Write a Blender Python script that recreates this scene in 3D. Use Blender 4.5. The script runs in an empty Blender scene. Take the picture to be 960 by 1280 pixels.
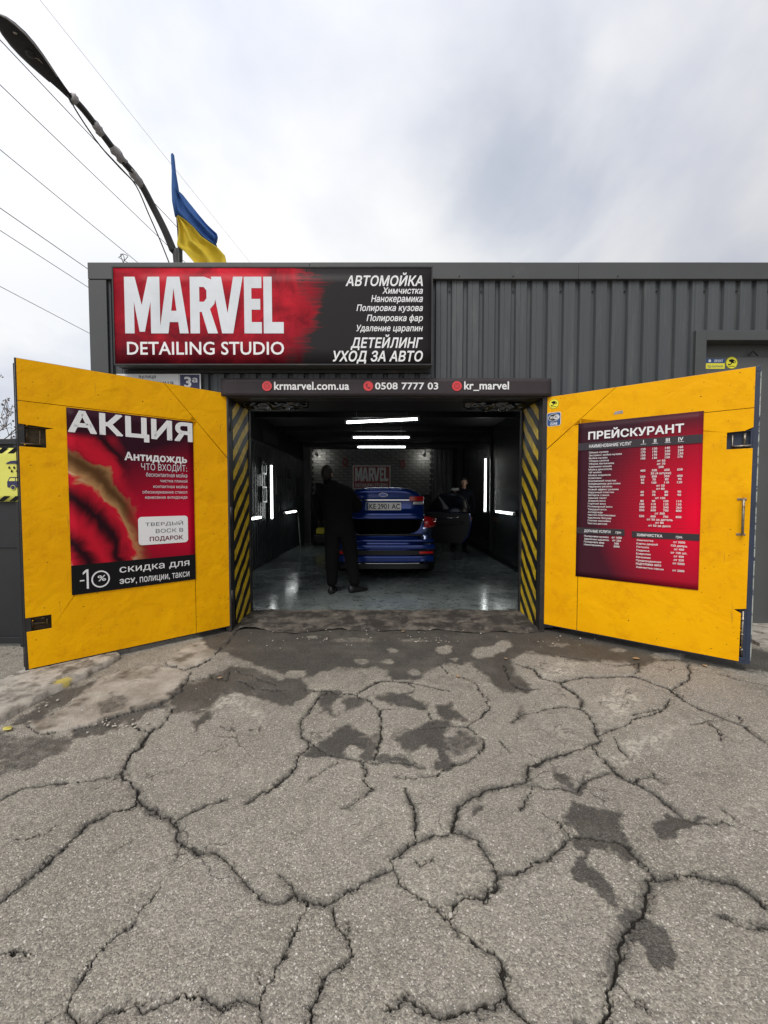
import bpy, bmesh, math, random
import numpy as np
from mathutils import Vector, Matrix, noise as mnoise

random.seed(7)
R = math.radians
sc = bpy.context.scene
COL = sc.collection

# ------------------------------------------------------------------ camera
F = 500.0                      # focal length in pixels of the 960 px wide photograph
PITCH = math.atan(20.0 / F)
CZ = 1.38
cam_d = bpy.data.cameras.new("camera")
cam_d.sensor_fit = 'HORIZONTAL'
cam_d.sensor_width = 36.0
cam_d.lens = F / 960.0 * 36.0
cam_d.clip_start = 0.05
cam_d.clip_end = 2000
cam = bpy.data.objects.new("camera", cam_d)
COL.objects.link(cam)
cam.location = (0, 0, CZ)
cam.rotation_euler = (R(90) - PITCH, 0, 0)
sc.camera = cam

# ------------------------------------------------------------------ view transform
sc.view_settings.view_transform = 'Standard'
sc.view_settings.look = 'None'
sc.view_settings.gamma = 1
sc.view_settings.exposure = 0.55
sc.cycles.max_bounces = 8
sc.cycles.diffuse_bounces = 4

# ------------------------------------------------------------------ sky and sun
SUN_EL, SUN_AZ = 52.0, 205.0   # azimuth measured clockwise from +Y
world = bpy.data.worlds.new("World")
sc.world = world
world.use_nodes = True
wt = world.node_tree
for n in list(wt.nodes): wt.nodes.remove(n)
def wn(t, **k):
    n = wt.nodes.new(t)
    for a, b in k.items(): setattr(n, a, b)
    return n
def wl(a, b): wt.links.new(a, b)
out = wn('ShaderNodeOutputWorld'); bg = wn('ShaderNodeBackground')
sky = wn('ShaderNodeTexSky'); sky.sky_type = 'NISHITA'; sky.sun_disc = False
sky.sun_elevation = R(SUN_EL); sky.sun_rotation = R(SUN_AZ)
SKY_STRENGTH = 0.1
bg.inputs[1].default_value = SKY_STRENGTH
tc = wn('ShaderNodeTexCoord'); sep = wn('ShaderNodeSeparateXYZ')
wl(tc.outputs['Generated'], sep.inputs[0])
zc = wn('ShaderNodeMath', operation='MAXIMUM'); zc.inputs[1].default_value = 0.0
wl(sep.outputs[2], zc.inputs[0])
za = wn('ShaderNodeMath', operation='ADD'); za.inputs[1].default_value = 0.42
wl(zc.outputs[0], za.inputs[0])
dx = wn('ShaderNodeMath', operation='DIVIDE'); dy = wn('ShaderNodeMath', operation='DIVIDE')
wl(sep.outputs[0], dx.inputs[0]); wl(za.outputs[0], dx.inputs[1])
wl(sep.outputs[1], dy.inputs[0]); wl(za.outputs[0], dy.inputs[1])
cmb = wn('ShaderNodeCombineXYZ'); wl(dx.outputs[0], cmb.inputs[0]); wl(dy.outputs[0], cmb.inputs[1])
cmb.inputs[2].default_value = 3.7
n1 = wn('ShaderNodeTexNoise'); n1.inputs['Scale'].default_value = 1.45; n1.inputs['Detail'].default_value = 6
n1.inputs['Roughness'].default_value = 0.52; n1.inputs['Distortion'].default_value = 0.25
wl(cmb.outputs[0], n1.inputs['Vector'])
n2 = wn('ShaderNodeTexNoise'); n2.inputs['Scale'].default_value = 0.55; n2.inputs['Detail'].default_value = 3
wl(cmb.outputs[0], n2.inputs['Vector'])
# cloud tone: bright white to lavender grey
cr = wn('ShaderNodeValToRGB')
cr.color_ramp.elements[0].position = 0.36; cr.color_ramp.elements[0].color = (0.52, 0.55, 0.66, 1)
cr.color_ramp.elements[1].position = 0.60; cr.color_ramp.elements[1].color = (0.80, 0.805, 0.81, 1)
e = cr.color_ramp.elements.new(0.47); e.color = (0.64, 0.66, 0.715, 1)
wl(n1.outputs['Fac'], cr.inputs[0])
# the cloud deck is brighter overhead than near the horizon (overcast sky) and greyer to the right
ov = wn('ShaderNodeMapRange'); ov.inputs[1].default_value = 0.0; ov.inputs[2].default_value = 1.0
ov.inputs[3].default_value = 0.66; ov.inputs[4].default_value = 1.08
wl(zc.outputs[0], ov.inputs[0])
xr = wn('ShaderNodeMapRange'); xr.inputs[1].default_value = -0.5; xr.inputs[2].default_value = 0.75
xr.inputs[3].default_value = 1.10; xr.inputs[4].default_value = 0.74
wl(sep.outputs[0], xr.inputs[0])
mm = wn('ShaderNodeMath', operation='MULTIPLY'); wl(ov.outputs[0], mm.inputs[0]); wl(xr.outputs[0], mm.inputs[1])
mm2 = wn('ShaderNodeMath', operation='MULTIPLY'); wl(mm.outputs[0], mm2.inputs[0]); mm2.inputs[1].default_value = 1.0 / SKY_STRENGTH
cm = wn('ShaderNodeVectorMath', operation='SCALE'); wl(cr.outputs[0], cm.inputs[0]); wl(mm2.outputs[0], cm.inputs['Scale'])
# small thin places where the blue shows through
gap = wn('ShaderNodeMapRange'); gap.inputs[1].default_value = 0.50; gap.inputs[2].default_value = 0.66
gap.inputs[3].default_value = 0.98; gap.inputs[4].default_value = 0.66
wl(n2.outputs['Fac'], gap.inputs[0])
# one thinner place in the deck, right of the middle, where the sky above tints it blue
pd = wn('ShaderNodeVectorMath', operation='DISTANCE'); wl(tc.outputs['Generated'], pd.inputs[0])
_p = Vector((0.30, 1.0, 0.74)).normalized(); pd.inputs[1].default_value = tuple(_p)
pn = wn('ShaderNodeMath', operation='MULTIPLY_ADD'); wl(n1.outputs['Fac'], pn.inputs[0]); pn.inputs[1].default_value = 0.55; wl(pd.outputs['Value'], pn.inputs[2])
pr = wn('ShaderNodeMapRange'); pr.inputs[1].default_value = 0.30; pr.inputs[2].default_value = 0.52; pr.inputs[3].default_value = 0.55; pr.inputs[4].default_value = 1.0
pr.interpolation_type = 'SMOOTHSTEP'
wl(pn.outputs[0], pr.inputs[0])
gm = wn('ShaderNodeMath', operation='MULTIPLY'); wl(gap.outputs[0], gm.inputs[0]); wl(pr.outputs[0], gm.inputs[1])
mx = wn('ShaderNodeMix'); mx.data_type = 'RGBA'
wl(gm.outputs[0], mx.inputs[0]); wl(sky.outputs[0], mx.inputs[6]); wl(cm.outputs[0], mx.inputs[7])
wl(mx.outputs[2], bg.inputs[0]); wl(bg.outputs[0], out.inputs[0])

sun_d = bpy.data.lights.new("sun", 'SUN'); sun_d.energy = 1.5; sun_d.angle = R(30); sun_d.color = (1, 0.96, 0.9)
sun = bpy.data.objects.new("sun", sun_d); COL.objects.link(sun)
_sd = Vector((math.sin(R(SUN_AZ)) * math.cos(R(SUN_EL)), math.cos(R(SUN_AZ)) * math.cos(R(SUN_EL)), math.sin(R(SUN_EL))))
sun.rotation_euler = (-_sd).to_track_quat('-Z', 'Y').to_euler()

# ------------------------------------------------------------------ pixel -> place helpers
_c, _s = math.cos(PITCH), math.sin(PITCH)
def ray(px, py):
    x = (px - 480) / F; v = (640 - py) / F
    return Vector((x, _c + v * _s, v * _c - _s))
def at(px, py, Y):
    d = ray(px, py); return Vector((0, 0, CZ)) + d * (Y / d.y)
def gnd(px, py, z=0.0):
    d = ray(px, py); return Vector((0, 0, CZ)) + d * ((z - CZ) / d.z)

class Plane:
    def __init__(s, O, U, V):
        s.O = Vector(O); s.U = Vector(U).normalized(); s.V = Vector(V).normalized(); s.N = s.U.cross(s.V)
        if s.N.y > 0: s.N = -s.N            # towards the viewer
    def px(s, x, y):
        d = ray(x, y); C0 = Vector((0, 0, CZ))
        t = (s.O - C0).dot(s.N) / d.dot(s.N); p = C0 + d * t - s.O
        return p.dot(s.U), p.dot(s.V)
    def pt(s, u, v, d=0.0): return s.O + s.U * u + s.V * v + s.N * d
    def off(s, d): return Plane(s.O + s.N * d, s.U, s.V)

# ------------------------------------------------------------------ materials
def _mix(nt, fac, a, b):
    m = nt.nodes.new('ShaderNodeMix'); m.data_type = 'RGBA'
    if hasattr(fac, 'links'): nt.links.new(fac, m.inputs[0])
    else: m.inputs[0].default_value = fac
    for s_, i in ((a, 6), (b, 7)):
        if hasattr(s_, 'links'): nt.links.new(s_, m.inputs[i])
        else: m.inputs[i].default_value = (*s_[:3], 1)
    return m.outputs[2]
def _ramp(nt, src, a, b, lo=0.0, hi=1.0):
    m = nt.nodes.new('ShaderNodeMapRange'); nt.links.new(src, m.inputs[0])
    m.inputs[1].default_value = a; m.inputs[2].default_value = b; m.inputs[3].default_value = lo; m.inputs[4].default_value = hi
    return m.outputs[0]
def _noise(nt, vec, scale, detail=4, rough=0.55, dist=0.0):
    n = nt.nodes.new('ShaderNodeTexNoise'); n.inputs['Scale'].default_value = scale
    n.inputs['Detail'].default_value = detail; n.inputs['Roughness'].default_value = rough
    n.inputs['Distortion'].default_value = dist
    if vec is not None: nt.links.new(vec, n.inputs['Vector'])
    return n.outputs['Fac']
def _map(nt, scale=(1, 1, 1), rot=(0, 0, 0), coord='Object'):
    t = nt.nodes.new('ShaderNodeTexCoord'); m = nt.nodes.new('ShaderNodeMapping')
    m.inputs['Scale'].default_value = scale; m.inputs['Rotation'].default_value = rot
    nt.links.new(t.outputs[coord], m.inputs['Vector']); return m.outputs[0]
def mat(name, col, rough=0.6, metal=0.0, var=0.12, vscale=3.0, bump=0.0, bscale=60.0, dirt=None, dirt_amt=(0.55, 0.75),
        dscale=5.0, emis=None, estr=0.0, rvar=0.0, coat=0.0, spec=0.5, stretch=(1, 1, 1), alpha=None):
    m = bpy.data.materials.new(name); m.use_nodes = True; nt = m.node_tree
    b = nt.nodes['Principled BSDF']
    vec = _map(nt, stretch)
    c = tuple(col)
    if var > 0:
        f = _noise(nt, vec, vscale, 6, 0.6)
        o = _mix(nt, _ramp(nt, f, 0.3, 0.7), tuple(x * (1 - var) for x in c), tuple(min(1, x * (1 + var)) for x in c))
    else:
        o = None
    if dirt is not None:
        d = _noise(nt, vec, dscale, 8, 0.68, 0.4)
        o = _mix(nt, _ramp(nt, d, dirt_amt[0], dirt_amt[1]), o if o is not None else c, dirt)
    if o is not None: nt.links.new(o, b.inputs['Base Color'])
    else: b.inputs['Base Color'].default_value = (*c, 1)
    b.inputs['Roughness'].default_value = rough
    if rvar > 0:
        nt.links.new(_ramp(nt, _noise(nt, vec, vscale * 2.3, 5), 0.3, 0.7, max(0.02, rough - rvar), min(1, rough + rvar)), b.inputs['Roughness'])
    b.inputs['Metallic'].default_value = metal
    b.inputs['Specular IOR Level'].default_value = spec
    b.inputs['Coat Weight'].default_value = coat
    b.inputs['Coat Roughness'].default_value = 0.08
    if bump > 0:
        bn = nt.nodes.new('ShaderNodeBump'); bn.inputs['Strength'].default_value = 0.6
        bn.inputs['Distance'].default_value = bump
        nt.links.new(_noise(nt, vec, bscale, 5, 0.6), bn.inputs['Height']); nt.links.new(bn.outputs[0], b.inputs['Normal'])
    if emis is not None:
        b.inputs['Emission Color'].default_value = (*emis, 1); b.inputs['Emission Strength'].default_value = estr
    return m

M = {}
M['cladding'] = mat('grey_profiled_steel', (0.060, 0.066, 0.070), 0.42, 0.0, 0.10, 1.3, 0.0004, 12, dirt=(0.115, 0.115, 0.11), dirt_amt=(0.54, 0.80), dscale=8, rvar=0.14, stretch=(1, 1, 0.12))
M['cladding_trim'] = mat('grey_steel_trim', (0.058, 0.060, 0.060), 0.45, 0.0, 0.10, 1.6, 0.0005, 9, dirt=(0.11, 0.11, 0.105), dirt_amt=(0.62, 0.85), dscale=6, rvar=0.1)
M['screw'] = mat('screw_head', (0.02, 0.02, 0.022), 0.5, 0.3, 0)
M['doorgrey'] = mat('grey_door_paint', (0.085, 0.088, 0.086), 0.5, 0.0, 0.08, 2.0, 0.0006, 30)
M['yellow'] = None
M['navy'] = mat('navy_frame_paint', (0.022, 0.032, 0.060), 0.5, 0.0, 0.2, 5, 0.0006, 60, dirt=(0.20, 0.20, 0.18), dirt_amt=(0.66, 0.74), dscale=18)
M['darksteel'] = mat('dark_steel', (0.028, 0.027, 0.027), 0.5, 0.2, 0.25, 6, 0.0008, 80, dirt=(0.08, 0.055, 0.04), dirt_amt=(0.55, 0.75), dscale=12)
M['chipped'] = mat('chipped_pale_edge', (0.42, 0.44, 0.40), 0.7, 0, 0.3, 12, 0.001, 90, dirt=(0.03, 0.04, 0.07), dirt_amt=(0.5, 0.6), dscale=14)
M['pocket'] = mat('brown_rusty_steel', (0.085, 0.055, 0.022), 0.6, 0.3, 0.35, 14, 0.0012, 70, dirt=(0.02, 0.014, 0.01), dirt_amt=(0.45, 0.65), dscale=20)
M['steel'] = mat('worn_steel', (0.30, 0.27, 0.22), 0.4, 0.7, 0.3, 20, 0.0006, 90, dirt=(0.10, 0.05, 0.02), dirt_amt=(0.5, 0.7), dscale=20)
M['white'] = mat('white_print', (0.80, 0.80, 0.80), 0.5, 0, 0.03, 4)
M['silverprint'] = mat('silver_print', (0.64, 0.67, 0.70), 0.5, 0, 0.10, 3.2)
M['blackprint'] = mat('black_print', (0.010, 0.010, 0.011), 0.5, 0, 0, spec=.08)
M['darkred'] = mat('dark_red_print', (0.16, 0.006, 0.022), 0.4, 0, 0)
M['greytext'] = mat('grey_print', (0.10, 0.10, 0.12), 0.4, 0, 0)
M['redprint'] = mat('red_print', (0.66, 0.045, 0.05), 0.45, 0, 0.05, 5)
M['bannerblack'] = mat('banner_vinyl', (0.046, 0.038, 0.041), 0.45, 0, 0.18, 2.0, 0.004, 7, spec=.12)
M['bluestick'] = mat('blue_print', (0.02, 0.075, 0.22), 0.35, 0, 0)
M['yelstick'] = mat('yellow_sticker', (0.86, 0.78, 0.03), 0.35, 0, 0.02, 4)
M['navyprint'] = mat('navy_print', (0.022, 0.022, 0.085), 0.4, 0, 0.05)
M['platewhite'] = mat('plate_white', (0.80, 0.80, 0.78), 0.35, 0, 0.04, 6)
M['black'] = mat('black_rubber', (0.012, 0.012, 0.012), 0.6, 0, 0.2, 8)
M['lampblack'] = mat('black_lamp_housing', (0.010, 0.009, 0.009), 0.7, 0, 0.35, 7, 0.001, 60, dirt=(0.06, 0.05, 0.045), dirt_amt=(0.6, 0.8), dscale=9)
M['lamppole'] = mat('black_pole_paint', (0.024, 0.022, 0.021), 0.55, 0, 0.3, 9, 0.001, 50, dirt=(0.14, 0.13, 0.125), dirt_amt=(0.62, 0.74), dscale=6)
M['tape'] = mat('grey_weathered_tape', (0.33, 0.31, 0.31), 0.7, 0, 0.3, 14, 0.004, 40)
M['wire'] = mat('cable_sheath', (0.03, 0.03, 0.03), 0.6, 0, 0)
M['concrete_sill'] = mat('worn_concrete', (0.135, 0.118, 0.098), 0.75, 0, 0.35, 9, 0.006, 40, dirt=(0.035, 0.029, 0.024), dirt_amt=(0.40, 0.56), dscale=5, rvar=0.15)
M['kerb'] = mat('pale_kerb_concrete', (0.36, 0.33, 0.285), 0.85, 0, 0.3, 11, 0.006, 70, dirt=(0.10, 0.088, 0.07), dirt_amt=(0.46, 0.64), dscale=9)
M['yelpaint'] = mat('worn_yellow_paint', (0.50, 0.40, 0.06), 0.8, 0, 0.2, 12, 0.002, 50, dirt=(0.24, 0.22, 0.18), dirt_amt=(0.45, 0.55), dscale=22)
M['fence'] = mat('black_sheet_fence', (0.016, 0.017, 0.019), 0.5, 0, 0.15, 2, 0.0006, 10)
M['bark'] = mat('grey_bark', (0.14, 0.12, 0.10), 0.9, 0, 0.3, 12, 0.006, 40)
M['twig'] = mat('pale_twig', (0.24, 0.21, 0.19), 0.9, 0, 0.3, 20)
M['wall_in'] = mat('interior_grey_sheet', (0.026, 0.031, 0.033), 0.42, 0, 0.15, 2, 0.0006, 14, rvar=0.08)
M['wall_gloss'] = mat('interior_smooth_panel', (0.028, 0.032, 0.033), 0.22, 0, 0.15, 2, 0.0002, 2, rvar=0.03)
M['ceil'] = mat('dark_ceiling', (0.005, 0.005, 0.0055), 0.6, 0, 0.2, 3)
M['tube'] = mat('lit_tube', (0.8, 0.8, 0.8), 0.4, 0, 0, emis=(0.94, 1.0, 0.97), estr=7.0)
M['spot'] = mat('lit_spot_lens', (0.8, 0.8, 0.8), 0.4, 0, 0, emis=(1.0, 0.98, 0.90), estr=60.0)
M['housing'] = mat('grey_lamp_housing', (0.30, 0.31, 0.31), 0.5, 0, 0.05)
M['brick'] = mat('whitewashed_brick', (0.18, 0.182, 0.175), 0.75, 0, 0.35, 7, 0.004, 50, dirt=(0.030, 0.030, 0.032), dirt_amt=(0.50, 0.60), dscale=3.5)
M['mortar'] = mat('dark_mortar', (0.035, 0.036, 0.038), 0.9, 0, 0.3, 8, 0.003, 60)
M['frameblk'] = mat('picture_frame', (0.02, 0.02, 0.02), 0.35, 0, 0)
M['paper'] = mat('certificate_paper', (0.05, 0.05, 0.05), 0.7, 0, 0.3, 9)
M['signred'] = mat('dark_red_sign', (0.26, 0.03, 0.035), 0.5, 0, 0.2, 4)
M['signgrey'] = mat('grey_sign_letters', (0.62, 0.62, 0.62), 0.5, 0, 0.1, 6)
M['signedge'] = mat('pale_sign_edge', (0.85, 0.78, 0.76), 0.5, 0, 0.1, 6)
M['carblue'] = mat('metallic_blue_paint', (0.006, 0.040, 0.26), 0.20, 0.45, 0.03, 5, coat=1.0)
M['chrome'] = mat('chrome', (0.75, 0.76, 0.78), 0.12, 1.0, 0)
M['taillight'] = mat('red_lamp_glass', (0.45, 0.008, 0.012), 0.12, 0, 0, coat=1.0)
M['reflector'] = mat('red_reflector', (0.75, 0.01, 0.02), 0.15, 0, 0, coat=1.0, emis=None)
M['glassdark'] = mat('dark_car_glass', (0.008, 0.010, 0.012), 0.05, 0, 0, coat=1.0)
M['clearlens'] = mat('clear_lamp_glass', (0.6, 0.6, 0.62), 0.15, 0.3, 0, coat=1.0)
M['liner'] = mat('dark_boot_lining', (0.006, 0.006, 0.007), 0.9, 0, 0)
M['trim'] = mat('black_car_trim', (0.005, 0.005, 0.0055), 0.45, 0, 0.1)
M['cloth'] = mat('black_workwear', (0.0028, 0.003, 0.0032), 0.92, 0, 0.2, 14, 0.003, 50, spec=0.2)
M['cloth2'] = mat('navy_workwear', (0.004, 0.0045, 0.009), 0.92, 0, 0.2, 14, 0.003, 50, spec=0.2)
M['skin'] = mat('skin', (0.36, 0.20, 0.14), 0.55, 0, 0.06, 20)
M['hair'] = mat('dark_hair', (0.012, 0.009, 0.008), 0.7, 0, 0.2, 40)
M['shoe'] = mat('black_shoe', (0.010, 0.010, 0.010), 0.35, 0, 0.1)
M['film'] = mat('dark_crumpled_foil', (0.075, 0.08, 0.085), 0.08, 1.0, 0)
M['leafy'] = mat('yellow_leaf', (0.52, 0.46, 0.10), 0.7, 0, 0.25, 40)
M['leafb'] = mat('tan_leaf', (0.42, 0.28, 0.15), 0.7, 0, 0.25, 40)
M['gravel'] = mat('pale_pebble', (0.40, 0.37, 0.32), 0.85, 0, 0.3, 30)
M['rag'] = mat('white_cloth', (0.60, 0.60, 0.58), 0.8, 0, 0.1)
M['hose'] = mat('yellow_machine_plastic', (0.42, 0.36, 0.02), 0.5, 0, 0.1)
M['roof'] = mat('roof_felt', (0.06, 0.06, 0.06), 0.9, 0, 0.2, 3, 0.003, 20)

def yellow_mat():
    m = bpy.data.materials.new('yellow_gate_paint'); m.use_nodes = True; nt = m.node_tree; b = nt.nodes['Principled BSDF']
    v = _map(nt)
    f = _noise(nt, v, 2.2, 6, 0.6)
    c = _mix(nt, _ramp(nt, f, 0.3, 0.7), (0.82, 0.380, 0.001), (0.91, 0.455, 0.001))
    c = _mix(nt, _ramp(nt, _noise(nt, v, 6, 9, 0.72), 0.52, 0.76, 0, 0.75), c, (0.62, 0.255, 0.003))      # grime
    c = _mix(nt, _ramp(nt, _noise(nt, _map(nt, (1, 1, 0.12)), 26, 4, 0.6), 0.66, 0.74, 0, 0.5), c, (0.42, 0.21, 0.02))  # runs
    c = _mix(nt, _ramp(nt, _noise(nt, v, 55, 3, 0.5), 0.715, 0.745), c, (0.06, 0.03, 0.015))            # chips
    nt.links.new(c, b.inputs['Base Color'])
    nt.links.new(_ramp(nt, _noise(nt, v, 7, 5), 0.3, 0.7, 0.36, 0.56), b.inputs['Roughness'])
    b.inputs['Specular IOR Level'].default_value = 0.10
    b1 = nt.nodes.new('ShaderNodeBump'); b1.inputs['Strength'].default_value = 0.5; b1.inputs['Distance'].default_value = 0.022
    nt.links.new(_noise(nt, v, 4.2, 3, 0.5, 0.6), b1.inputs['Height'])
    b2 = nt.nodes.new('ShaderNodeBump'); b2.inputs['Strength'].default_value = 0.5; b2.inputs['Distance'].default_value = 0.0012
    nt.links.new(_noise(nt, v, 45, 4, 0.6), b2.inputs['Height']); nt.links.new(b1.outputs[0], b2.inputs['Normal'])
    nt.links.new(b2.outputs[0], b.inputs['Normal'])
    return m
M['yellow'] = yellow_mat()
def kerb_mat():
    # worn yellow paint brushed on one spot of the kerb edge
    m = M['kerb'].copy(); m.name = 'kerb_concrete_with_paint'; nt = m.node_tree; b = nt.nodes['Principled BSDF']
    src = b.inputs['Base Color'].links[0].from_socket; p = gnd(80, 851, .04)
    t = nt.nodes.new('ShaderNodeTexCoord'); d = nt.nodes.new('ShaderNodeVectorMath'); d.operation = 'DISTANCE'
    nt.links.new(t.outputs['Object'], d.inputs[0]); d.inputs[1].default_value = tuple(p)
    n = _noise(nt, t.outputs['Object'], 16, 5, .65); a = nt.nodes.new('ShaderNodeMath'); a.operation = 'MULTIPLY_ADD'
    nt.links.new(n, a.inputs[0]); a.inputs[1].default_value = .10; nt.links.new(d.outputs['Value'], a.inputs[2])
    nt.links.new(_mix(nt, _ramp(nt, a.outputs[0], .085, .115, .8, 0), src, (0.50, 0.40, 0.07)), b.inputs['Base Color'])
    return m
M['kerb_painted'] = kerb_mat()

def stripe_mat(sign):
    m = bpy.data.materials.new('hazard_striped_paint'); m.use_nodes = True; nt = m.node_tree; b = nt.nodes['Principled BSDF']
    t = nt.nodes.new('ShaderNodeTexCoord'); s = nt.nodes.new('ShaderNodeSeparateXYZ'); nt.links.new(t.outputs['Object'], s.inputs[0])
    a = nt.nodes.new('ShaderNodeMath'); a.operation = 'MULTIPLY'; nt.links.new(s.outputs[1], a.inputs[0]); a.inputs[1].default_value = -0.85
    ad = nt.nodes.new('ShaderNodeMath'); ad.operation = 'ADD'; nt.links.new(a.outputs[0], ad.inputs[0]); nt.links.new(s.outputs[2], ad.inputs[1])
    w = _noise(nt, t.outputs['Object'], 9, 2); w2 = nt.nodes.new('ShaderNodeMath'); w2.operation = 'MULTIPLY_ADD'
    nt.links.new(w, w2.inputs[0]); w2.inputs[1].default_value = 0.02; nt.links.new(ad.outputs[0], w2.inputs[2])
    d = nt.nodes.new('ShaderNodeMath'); d.operation = 'DIVIDE'; nt.links.new(w2.outputs[0], d.inputs[0]); d.inputs[1].default_value = 0.208
    fr = nt.nodes.new('ShaderNodeMath'); fr.operation = 'FRACT'; nt.links.new(d.outputs[0], fr.inputs[0])
    k = _ramp(nt, fr.outputs[0], 0.49, 0.51)
    f = _noise(nt, t.outputs['Object'], 14, 6, 0.65)
    yel = _mix(nt, _ramp(nt, f, 0.45, 0.75), (0.74, 0.52, 0.02), (0.34, 0.22, 0.02))
    c = _mix(nt, k, (0.012, 0.012, 0.013), yel)
    nt.links.new(c, b.inputs['Base Color']); b.inputs['Roughness'].default_value = 0.42
    bb = nt.nodes.new('ShaderNodeBump'); bb.inputs['Strength'].default_value = 0.6; bb.inputs['Distance'].default_value = 0.012
    nt.links.new(_noise(nt, t.outputs['Object'], 5, 3), bb.inputs['Height']); nt.links.new(bb.outputs[0], b.inputs['Normal'])
    return m
M['stripe'] = stripe_mat(1)

# ------------------------------------------------------------------ mesh helpers
class MB:
    def __init__(s): s.v = []; s.f = []
    def add(s, vs, fs):
        o = len(s.v); s.v += [tuple(x) for x in vs]; s.f += [tuple(i + o for i in f) for f in fs]; return s
    def box(s, a, b):
        x0, y0, z0 = a; x1, y1, z1 = b
        return s.add([(x0, y0, z0), (x1, y0, z0), (x1, y1, z0), (x0, y1, z0), (x0, y0, z1), (x1, y0, z1), (x1, y1, z1), (x0, y1, z1)],
                     [(0, 3, 2, 1), (4, 5, 6, 7), (0, 1, 5, 4), (1, 2, 6, 5), (2, 3, 7, 6), (3, 0, 4, 7)])
    def pbox(s, P, u0, v0, u1, v1, d0, d1):      # box on a plane
        c = [P.pt(u, v, d) for d in (d0, d1) for (u, v) in ((u0, v0), (u1, v0), (u1, v1), (u0, v1))]
        return s.add(c, [(0, 3, 2, 1), (4, 5, 6, 7), (0, 1, 5, 4), (1, 2, 6, 5), (2, 3, 7, 6), (3, 0, 4, 7)])
    def prism(s, P, pts, d0, d1):
        n = len(pts); vs = [P.pt(u, v, d0) for u, v in pts] + [P.pt(u, v, d1) for u, v in pts]
        return s.add(vs, [tuple(range(n)), tuple(range(2 * n - 1, n - 1, -1))] + [(i, (i + 1) % n, n + (i + 1) % n, n + i) for i in range(n)])
    def disc(s, P, u, v, r, d0, d1, n=20, ry=None):
        ry = ry or r
        return s.prism(P, [(u + r * math.cos(2 * math.pi * i / n), v + ry * math.sin(2 * math.pi * i / n)) for i in range(n)], d0, d1)
    def tube(s, pts, r, n=8, cap=True):
        pts = [Vector(p) for p in pts]; rs = r if isinstance(r, (list, tuple)) else [r] * len(pts); vs = []; fs = []; up = None
        for i, p in enumerate(pts):
            d = (pts[min(i + 1, len(pts) - 1)] - pts[max(i - 1, 0)]).normalized()
            if up is None: up = d.orthogonal().normalized()
            up = (up - d * up.dot(d)).normalized(); w = d.cross(up)
            for k in range(n):
                a = 2 * math.pi * k / n; vs.append(p + (up * math.cos(a) + w * math.sin(a)) * rs[i])
        for i in range(len(pts) - 1):
            for k in range(n): fs.append((i * n + k, i * n + (k + 1) % n, (i + 1) * n + (k + 1) % n, (i + 1) * n + k))
        if cap: fs += [tuple(range(n - 1, -1, -1)), tuple(range((len(pts) - 1) * n, len(pts) * n))]
        return s.add(vs, fs)
    def ball(s, c, r, nu=12, nv=8):
        rx, ry, rz = r if isinstance(r, (tuple, list)) else (r, r, r); c = Vector(c); vs = [c + Vector((0, 0, -rz))]; fs = []
        for j in range(1, nv):
            t = -math.pi / 2 + math.pi * j / nv
            for i in range(nu):
                a = 2 * math.pi * i / nu; vs.append(c + Vector((rx * math.cos(t) * math.cos(a), ry * math.cos(t) * math.sin(a), rz * math.sin(t))))
        vs.append(c + Vector((0, 0, rz)))
        for i in range(nu): fs.append((0, 1 + (i + 1) % nu, 1 + i)); fs.append((len(vs) - 1, 1 + (nv - 2) * nu + i, 1 + (nv - 2) * nu + (i + 1) % nu))
        for j in range(nv - 2):
            for i in range(nu): a = 1 + j * nu + i; b = 1 + j * nu + (i + 1) % nu; fs.append((a, b, b + nu, a + nu))
        return s.add(vs, fs)
    def build(s, name, m, parent=None, smooth=False, bevel=0.0, seg=2):
        me = bpy.data.meshes.new(name); me.from_pydata([tuple(v) for v in s.v], [], s.f); me.materials.append(m)
        bm = bmesh.new(); bm.from_mesh(me); bmesh.ops.recalc_face_normals(bm, faces=bm.faces); bm.to_mesh(me); bm.free()
        if smooth: me.shade_smooth()
        return link(name, me, parent, bevel, seg)
def link(name, me, parent=None, bevel=0.0, seg=2):
    o = bpy.data.objects.new(name, me); COL.objects.link(o)
    if parent is not None:
        o.parent = parent
        o.matrix_parent_inverse = Matrix.Translation(-world_loc(parent))
    if bevel > 0:
        b = o.modifiers.new('bevel', 'BEVEL'); b.width = bevel; b.segments = seg; b.limit_method = 'ANGLE'; b.angle_limit = R(35)
    return o
def world_loc(o):
    p = Vector(o.location)
    if o.parent is not None: p = p + world_loc(o.parent) + o.matrix_parent_inverse.translation
    return p
def thing(name, label, cat, loc=(0, 0, 0), group=None, kind=None):
    o = bpy.data.objects.new(name, None); COL.objects.link(o); o.location = loc; o.empty_display_size = 0.1
    return tag(o, label, cat, group, kind)
def tag(o, label=None, cat=None, group=None, kind=None):
    if label: o['label'] = label
    if cat: o['category'] = cat
    if group: o['group'] = group
    if kind: o['kind'] = kind
    return o
def structure(o, label=None): o['kind'] = 'structure'; return tag(o, label)
def copy_tree(o, off=(0, 0, 0), parent=None):
    c = o.copy(); COL.objects.link(c)
    if parent is not None: c.parent = parent; c.matrix_parent_inverse = o.matrix_parent_inverse.copy()
    else: c.location = Vector(o.location) + Vector(off)
    for ch in list(o.children): copy_tree(ch, (0, 0, 0), c)
    return c

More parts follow.
